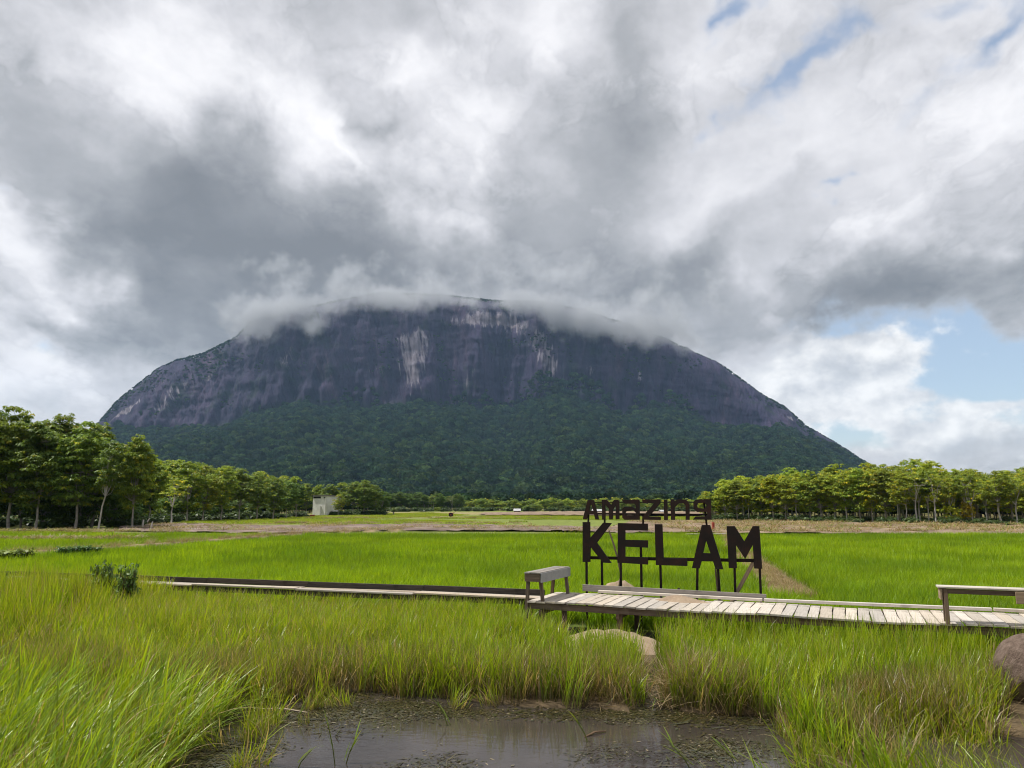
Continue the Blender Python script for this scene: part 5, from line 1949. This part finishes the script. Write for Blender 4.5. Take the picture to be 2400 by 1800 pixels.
def build_fields():
    r = np.random.default_rng(53)
    # strips of young rice left of the mud, and yellow-green plots far out
    for rows, step, sz, lab in (([(-300, 1284), (420, 1276), (640, 1256), (280, 1250), (-300, 1244)], 1.6, 0.9, "bright strips of young rice below the left grove"),
                                ([(420, 1229), (640, 1232), (980, 1228), (1200, 1231), (1240, 1222), (900, 1220), (640, 1218), (420, 1224)], 2.0, 0.8, "yellow-green plots beyond the ploughed mud"),
                                ([(1010, 1216), (1450, 1220), (1640, 1220), (1640, 1212), (1160, 1210)], 2.4, 0.9, "bright green plot behind the letter sign"),
                                ([(560, 1216), (900, 1217), (1100, 1208), (1000, 1202), (780, 1208)], 2.6, 0.8, "rough grass before the concrete house")):
        x, y = poly_points(r, rows, step)
        gap = smooth_noise((x * 0.25, y), 85, 3, 0.16)
        k = gap > 0.36
        x, y = x[k], y[k]
        put("far_plot", "field_grass", x, y, np.full(len(x), 1.0), r, lab, "grass", 0.03, z=0.05, sz=np.full(len(x), sz))
    # straw
    x, y = poly_points(r, [(1600, 1250), (2700, 1258), (2700, 1236), (2000, 1227), (1660, 1223), (1480, 1224)], 1.1)
    k = smooth_noise((x, y * 2), 87, 3, 0.3) > 0.56
    put("straw_litter", "straw_far", x[k], y[k], r.uniform(0.6, 1.1, k.sum()), r, "tan straw lying on the mown field before the right plantation", "straw", 0.05, z=0.22)
    x, y = poly_points(r, [(280, 1247), (640, 1251), (960, 1246), (1560, 1250), (1480, 1240), (960, 1232), (290, 1230)], 1.3)
    k = smooth_noise((x, y * 2), 89, 3, 0.3) > 0.60
    put("straw_litter", "straw_far", x[k], y[k], r.uniform(0.5, 0.9, k.sum()), r, "tan straw lying on the ploughed mud", "straw", 0.05, z=0.20)
    # bunds
    t = r.random(1500)
    off = r.normal(0, 0.30, 1500)
    bd = (BUND_B - BUND_A)
    bn = Vector((-bd.y, bd.x, 0)).normalized()
    t = t ** 1.6
    x = BUND_A.x + bd.x * t + bn.x * off
    y = BUND_A.y + bd.y * t + bn.y * off
    k = np.abs(off) < 0.75
    put("bund_straw", "straw", x[k], y[k], r.uniform(0.35, 0.75, k.sum()), r, "dry straw covering the bund right of the letter sign", "straw", 0.2)
    X, Y = [], []
    for a, b in zip(LB[:-1], LB[1:]):
        m = int((b - a).length * 9)
        t = r.random(m)
        o = r.normal(0, 0.35, m)
        d = (b - a).normalized()
        X.append(a.x + (b.x - a.x) * t - d.y * o)
        Y.append(a.y + (b.y - a.y) * t + d.x * o)
    X, Y = np.concatenate(X), np.concatenate(Y)
    put("bund_straw", "straw", X, Y, r.uniform(0.7, 1.3, len(X)), r, "dry straw covering the slanting left bund", "straw", 0.2)
    # low ridges of straw between the left strips
    for (a, b) in (((-100, 1254), (420, 1257)), ((-100, 1277), (330, 1276)), ((640, 1232), (1240, 1234)), ((700, 1219), (1300, 1219))):
        A, B = far_pt(*a), far_pt(*b)
        m = 70
        t = r.random(m)
        x = A.x + (B.x - A.x) * t
        y = A.y + (B.y - A.y) * t + r.normal(0, 0.5, m)
        put("bund_straw", "straw_far", x, y, r.uniform(0.4, 0.7, m), r, "thin straw ridge between far plots", "straw", 0.1, z=0.42)


build_fields()


def keep_clear(x, y):
    """open sand bank and water channel"""
    c = at_z(1435, 1490, 0.25)
    u = (x - c.x) * DU.x + (y - c.y) * DU.y
    v = (x - c.x) * DV.x + (y - c.y) * DV.y
    k = ((u / 1.05) ** 2 + ((v + 0.30) / 0.75) ** 2) > 1.0
    k &= channel_dist(x, y) > 0.17
    b = at_z(2442, 1650, 0.02)
    k &= (np.hypot(x - b.x, y - b.y) > 0.45) & ~((np.abs(x / y - b.x / b.y) * y < 0.55) & (y < b.y) & (y > b.y - 3.4))
    for px, py in ((238, 1440), (288, 1446)):
        b = at_z(px, py, 0.05)
        k &= ~((np.abs(x - b.x) < 0.33) & (y < b.y + 0.2) & (y > b.y - 0.75))
    return k


def build_foreground():
    r = np.random.default_rng(57)
    x, y = grid_points(r, -14, 12, 6.5, 19.5, 0.165, 0.6)
    s = shore_y(x)
    edge = 0.6 * (smooth_noise((x * 1.3, y * 1.3), 97, 3, 1.0) - 0.45)
    k = (y > s + edge) & (y < front_line(x) - 0.10) & (np.abs(x) < 0.74 * y + 1.2) & keep_clear(x, y)
    x, y, s = x[k], y[k], s[k]
    fromshore = y - s
    gn = smooth_noise((x, y), 91, 3, 0.5)
    # behind the sand bank the boardwalk's underside stays open
    c = at_z(1435, 1490, 0.25)
    und = np.exp(-((x - c.x - 0.1) / 0.9) ** 2)
    drop = (r.random(len(x)) < 0.75 * und * sstep(front_line(x) - y, 2.4, 0.6))
    clump = smooth_noise((x, y), 103, 3, 1.3)
    drop |= (clump < 0.42) & (r.random(len(x)) < 0.6) & (front_line(x) - y > 0.7)
    lawn = (x < 1.2) & (front_line(x) - y < 1.3) & (r.random(len(x)) < 0.15)
    left = sstep(-x, -0.5, 3.0)
    u = r.random(len(x))
    olive = u < (0.12 + 0.58 * left)
    near_shore = (fromshore < 0.7 + 1.5 * smooth_noise((x, y), 93, 3, 0.6)) & (r.random(len(x)) < 0.82)
    ht = (0.62 + 0.35 * gn + 0.45 * clump) * (1.0 + 0.75 * sstep(-x, 7.7, 9.0) * sstep(y, 13.0, 14.5))
    ht = ht * (1 - 0.12 * ((x < 1.0) & (x > -5.5)) * sstep(y, 12.0, 14.0))
    ht = np.where((front_line(x) - y < 0.8) & (x < 0.2), np.maximum(ht, 0.98), ht)
    ht = ht * (1 + 0.22 * sstep(x, 2.0, 3.5) * sstep(front_line(x) - y, 1.6, 0.5))
    k1 = ~drop & ~near_shore & ~olive & ~lawn
    k2 = ~drop & ~near_shore & olive & ~lawn
    k3 = ~drop & near_shore
    put("bank_grass", "tall_grass", x[k1], y[k1], np.ones(k1.sum()), r, "tall bright green grass on the bank before the boardwalk", "grass", 0.07, sz=ht[k1])
    put("bank_grass", "olive_grass", x[k2], y[k2], np.ones(k2.sum()), r, "tall yellow-green grass on the left bank before the walkway", "grass", 0.09, sz=ht[k2])
    put("bank_sedge", "sedge", x[k3], y[k3], np.ones(k3.sum()) * 1.15, r, "brownish sedge along the pond's edge", "grass", 0.08)
    k4 = lawn & ~drop
    put("bank_straw", "straw", x[k4], y[k4], np.ones(k4.sum()), r, "dry matted grass beside the plank walkway", "straw", 0.1)
    ks = (fromshore < 0.45) & (r.random(len(x)) < 0.35)
    put("shore_litter", "straw", x[ks], y[ks] - 0.15, r.uniform(0.5, 1.0, ks.sum()), r, "dead stalks lying along the pond's far shore", "straw", 0.4)
    # fringe of tall grass among the sedge
    k5 = near_shore & (r.random(len(x)) < 0.42) & (gn > 0.4) & ~drop
    put("bank_grass", "tall_grass", x[k5], y[k5], np.ones(k5.sum()), r, "green grass rising out of the sedge at the pond's edge", "grass", 0.09, sz=ht[k5] * 0.9)
    # grass beyond the boardwalk's feet on the right bank, towards the camera
    xr, yr = poly_points(r, [(2060, 1700), (2120, 1770), (2200, 1850), (2330, 1980), (2900, 1960), (2900, 1640), (2250, 1640)], 0.17)
    kk = keep_clear(xr, yr)
    put("bank_grass", "olive_grass", xr[kk], yr[kk], np.ones(kk.sum()), r, "grass on the right bank below the boulder", "grass", 0.1, sz=0.75 + 0.3 * r.random(kk.sum()))
    # leaning reeds at the left, in the near corner
    xl, yl = poly_points(r, [(-700, 2150), (270, 2150), (350, 1850), (430, 1750), (530, 1690), (530, 1640), (380, 1630), (0, 1625), (-700, 1625)], 0.215)
    put("reed_bed", "reeds", xl, yl, r.uniform(0.55, 0.95, len(xl)), r, "glossy green reeds leaning right at the near left", "reeds", 0.10, False, 0.0, z=-0.03)
    kq = r.random(len(xl)) < 0.8
    put("reed_litter", "sedge", xl[kq], yl[kq], np.ones(kq.sum()) * 0.8, r, "short brown stalks between the leaning reeds", "grass", 0.2, z=-0.05)
    kq = r.random(len(xl)) < 0.5
    put("reed_litter", "olive_grass", xl[kq], yl[kq], np.ones(kq.sum()) * 0.9, r, "upright grass between the leaning reeds", "grass", 0.12, z=-0.04)
    # near right corner
    xl, yl = poly_points(r, [(1780, 2150), (1830, 1960), (2000, 1860), (2180, 1850), (2600, 1980), (2600, 2150)], 0.21)
    put("reed_bed", "reeds", xl, yl, r.uniform(0.6, 0.95, len(xl)), r, "thin reeds leaning at the near right corner", "reeds", 0.14, False, 2.6, z=-0.03)
    # grass clumps standing in the shallow water
    P = np.array([tuple(at_z(px, py, 0.0))[:2] for px, py in ((612, 1684), (640, 1700), (628, 1716), (745, 1660), (770, 1652), (1085, 1660), (540, 1745), (575, 1800), (1850, 1740), (1895, 1765), (1945, 1800), (1905, 1730))])
    q = np.repeat(np.arange(len(P)), 3)
    put("water_grass", "olive_grass", P[q, 0] + r.normal(0, 0.16, len(q)), P[q, 1] + r.normal(0, 0.08, len(q)), r.uniform(0.35, 0.95, len(q)), r, "thin grass clumps standing in the shallows of the pond", "grass", 0.2, z=-0.03)
    # dead tussock at the pond's edge
    c = at_z(1625, 1640, 0.05)
    a = r.random(26) * 6.28
    q = r.random(26) ** 0.6
    put("dead_tussock", "straw", c.x + np.cos(a) * q * 0.42, c.y + 0.1 + np.sin(a) * q * 0.3, r.uniform(1.0, 1.6, 26), r, "tussock of dead straw-coloured grass at the pond's edge", "grass", 0.35, z=0.0 + 0.28 * (1 - q))
    # floating weed and dead leaves
    P = []
    for rows, n in (([(480, 1800), (540, 1690), (640, 1640), (860, 1625), (1150, 1650), (1180, 1690), (980, 1695), (860, 1705), (700, 1720), (560, 1800)], 230), ([(1300, 1790), (1480, 1735), (1700, 1730), (1800, 1770), (1500, 1800)], 35),
                    ([(860, 1800), (1000, 1760), (1160, 1790), (1100, 1850), (860, 1850)], 14), ([(1180, 1665), (1900, 1680), (1950, 1700), (1180, 1680)], 90)):
        Q = np.array(px_poly(rows, 0.0))
        lo, hi = Q.min(0), Q.max(0)
        got = 0
        xs, ys = [], []
        xx = r.uniform(lo[0], hi[0], n * 5)
        yy = r.uniform(lo[1], hi[1], n * 5)
        kk = inside(xx, yy, Q) & (smooth_noise((xx * 1.4, yy * 2.8), 95, 3, 1.0) > 0.53)
        P.append(np.stack([xx[kk][:n], yy[kk][:n]], -1))
    P = np.concatenate(P)
    put("pond_weed", "pond_debris", P[:, 0], P[:, 1], r.uniform(0.7, 1.5, len(P)), r, "brown and olive weed and dead leaves floating on the pond", "pond weed", 0.0, z=0.004)


build_foreground()


def reed_stalk(i, px, py, tip_px, tip_py, label, leaves=5):
    """a single reed standing in the pond"""
    r = np.random.default_rng(1000 + i)
    b = at_z(px, py, 0.0)
    t = at_y(tip_px, tip_py, b.y + 0.05)
    d = t - b
    root = props(empty("reed", (b.x, b.y, -0.02)), label, "reed", "single reeds standing in the pond")
    H = d.length * 0.72
    dn = d.normalized()
    path = [Vector((0, 0, -0.15)), dn * H * 0.4 + Vector((0, 0, -0.02)), dn * H * 0.8]
    V, F = tube_np(path, [0.006, 0.005, 0.003], 5)
    me = bpy.data.meshes.new("stem")
    me.from_pydata(V, [], F)
    a = me.attributes.new("tint", 'FLOAT_COLOR', 'POINT')
    a.data.foreach_set("color", np.tile((0.16, 0.2, 0.03, 1.0), len(V)).astype(np.float32))
    me.materials.append(M['reed'])
    stem = obj("stem", me, root)
    az0 = math.atan2(dn.y, dn.x)
    le0 = math.acos(max(-1, min(1, dn.z)))
    for k in range(leaves):
        f = 0.15 + 0.65 * k / leaves
        base = np.array([tuple(dn * H * f)])
        tt = [tint_mix(r, 1, *c) for c in (((0.14, 0.2, 0.02), (0.16, 0.22, 0.03)), ((0.14, 0.24, 0.02), (0.2, 0.28, 0.03)), ((0.17, 0.26, 0.03), (0.27, 0.3, 0.06)))]
        VV, FF, CC = blades(r, base, np.array([az0 + r.normal(0, 0.5)]), np.array([le0 * r.uniform(0.6, 1.2)]), np.array([H * r.uniform(0.45, 0.75)]), np.array([r.uniform(0.012, 0.02)]), np.array([r.uniform(0.0, 0.8)]), 6, tt, np.array([r.normal(0, 0.6)]))
        obj("leaf", mesh_np("leaf", VV, FF, M['reed'], CC), stem)


for i, (a, b, c, d, lab) in enumerate([
        (792, 1795, 752, 1618, "pale reed with long bent leaves rising from the pond, left of its middle"), (800, 1790, 862, 1680, "reed leaning right beside the pale bent one in the pond"),
        (560, 1690, 690, 1545, "long glossy reed leaning right over the pond's left shore"), (690, 1690, 735, 1610, "short reed clump in the weed at the pond's left"),
        (1390, 1738, 1320, 1640, "reed bent left over the open middle of the pond"), (1640, 1800, 1515, 1690, "long reed bent left near the pond's bottom right"),
        (1740, 1790, 1650, 1705, "reed leaning left between the two bottom right reeds"), (1900, 1800, 1775, 1710, "long arching reed leaning left at the bottom right"),
        (850, 1618, 905, 1500, "tall thin reed standing at the pond's far left shore"), (680, 1800, 770, 1715, "reed leaning right at the very bottom left of the pond"),
        (1060, 1700, 1000, 1600, "thin reed leaning left before the sedge in mid pond"), (1885, 1790, 1870, 1640, "upright reed at the right end of the pond")]):
    reed_stalk(i, a, b, c, d, lab)
# weathered stick and a pale dead leaf on the water
for i, (p, q, lab) in enumerate((((1370, 1728), (1420, 1716), "thin dark stick half sunk in the middle of the pond"), ((610, 1662), (720, 1672), "pale dead stalk floating by the pond's left shore"))):
    a, b = at_z(*p, 0.0), at_z(*q, 0.0)
    V, F = tube_np([(a.x, a.y, 0.0), ((a.x + b.x) / 2, (a.y + b.y) / 2 + 0.03, 0.02), (b.x, b.y, 0.01)], [0.010, 0.012, 0.007], 6)
    me = bpy.data.meshes.new("stick")
    me.from_pydata(V, [], F)
    me.materials.append(M['post'] if i == 0 else M['tan_board'])
    props(obj("stick", me), lab, "stick")

# ---------------------------------------------------------------- haze and the cloud lying on the mountain
def build_haze():
    g = bpy.data.objects["ground"].data
    co = np.zeros(len(g.vertices) * 3, np.float32)
    g.vertices.foreach_get("co", co)
    co = co.reshape(-1, 3)
    lo, hi = co.min(0) - 30, co.max(0) + 30
    zl, zh = -2.0, 830.0
    c = [(lo[0], lo[1]), (hi[0], lo[1]), (hi[0], hi[1]), (lo[0], hi[1])]
    V = [(x, y, zl) for x, y in c] + [(x, y, zh) for x, y in c]
    F = [(0, 3, 2, 1), (4, 5, 6, 7), (0, 1, 5, 4), (1, 2, 6, 5), (2, 3, 7, 6), (3, 0, 4, 7)]
    m, w, out = new_mat("haze_air")
    p = w.node('ShaderNodeVolumePrincipled')
    p.inputs['Color'].default_value = (0.42, 0.66, 1.0, 1)
    p.inputs['Density'].default_value = 0.000044
    p.inputs['Anisotropy'].default_value = 0.15
    w.l.new(p.outputs[0], out.inputs['Volume'])
    o = obj("haze", mesh_np("haze", np.array(V), [tuple(f) for f in F], m))
    props(o, "thin bluish haze filling the air before the mountain", "haze", None, "stuff")
    o.display_type = 'WIRE'


def build_cloud():
    Yc = 2560.0
    m, w, out = new_mat("cloud_vapour")
    pos = w.node('ShaderNodeNewGeometry').outputs['Position']
    n0 = w.noise(pos, 0.006, 3.0, 0.5, color=True)
    wob = w.vm('SCALE', w.vm('SUBTRACT', n0, (0.5, 0.5, 0.5)), 150.0)
    q = w.vm('ADD', pos, wob)
    tot = None
    for (px, py, rx, ry, g) in [(600, 768, 85, 44, 1.35), (690, 730, 130, 38, 1.3), (745, 772, 65, 24, 0.9), (860, 702, 140, 30, 1.0), (955, 718, 65, 38, 0.75), (1080, 696, 150, 26, 0.85),
                                (1250, 712, 110, 36, 1.1), (1320, 755, 100, 50, 1.3), (1430, 782, 110, 46, 1.4), (1545, 778, 90, 44, 1.35), (1640, 815, 70, 22, 0.55), (1150, 640, 460, 45, 0.35), (740, 655, 260, 55, 0.4), (1500, 700, 220, 60, 0.45)]:
        c = at_y(px, py, Yc)
        s = Yc / FPX
        mp = w.node('ShaderNodeMapping', vector_type='TEXTURE')
        w.l.new(q, mp.inputs[0])
        mp.inputs['Location'].default_value = (c.x, Yc + (30 if py < 700 else -10), c.z)
        mp.inputs['Scale'].default_value = (rx * s * 1.7, 190.0, ry * s * 1.7)
        gr = w.node('ShaderNodeTexGradient', gradient_type='QUADRATIC_SPHERE')
        w.l.new(mp.outputs[0], gr.inputs[0])
        tot = w.m('MULTIPLY_ADD', gr.outputs['Fac'], g * 1.5, 0.0 if tot is None else tot)
    n = w.noise(pos, 0.0095, 5.0, 0.62)
    v = w.m('ADD', tot, w.m('MULTIPLY', w.m('SUBTRACT', n, 0.5), 3.8))
    den = w.ss(v, 0.30, 1.5, 0.0, 0.022)
    den = w.m('MULTIPLY', den, w.ss(tot, 0.0, 0.12))
    p = w.node('ShaderNodeVolumePrincipled')
    p.inputs['Color'].default_value = (0.70, 0.725, 0.765, 1)
    p.inputs['Anisotropy'].default_value = 0.0
    w.l.new(den, p.inputs['Density'])
    w.l.new(p.outputs[0], out.inputs['Volume'])
    a = at_y(420, 520, Yc)
    b = at_y(1800, 870, Yc)
    x0, x1, y0, y1, z0, z1 = a.x, b.x, 2330.0, 2760.0, b.z, a.z
    V = [(x, y, z) for z in (z0, z1) for x, y in ((x0, y0), (x1, y0), (x1, y1), (x0, y1))]
    F = [(0, 3, 2, 1), (4, 5, 6, 7), (0, 1, 5, 4), (1, 2, 6, 5), (2, 3, 7, 6), (3, 0, 4, 7)]
    o = obj("cloud", mesh_np("cloud", np.array(V), F, m))
    props(o, "grey cloud clinging to the mountain's summit and hiding parts of it", "cloud", None, "stuff")
    m.cycles.volume_step_rate = 1.0


build_haze()
build_cloud()
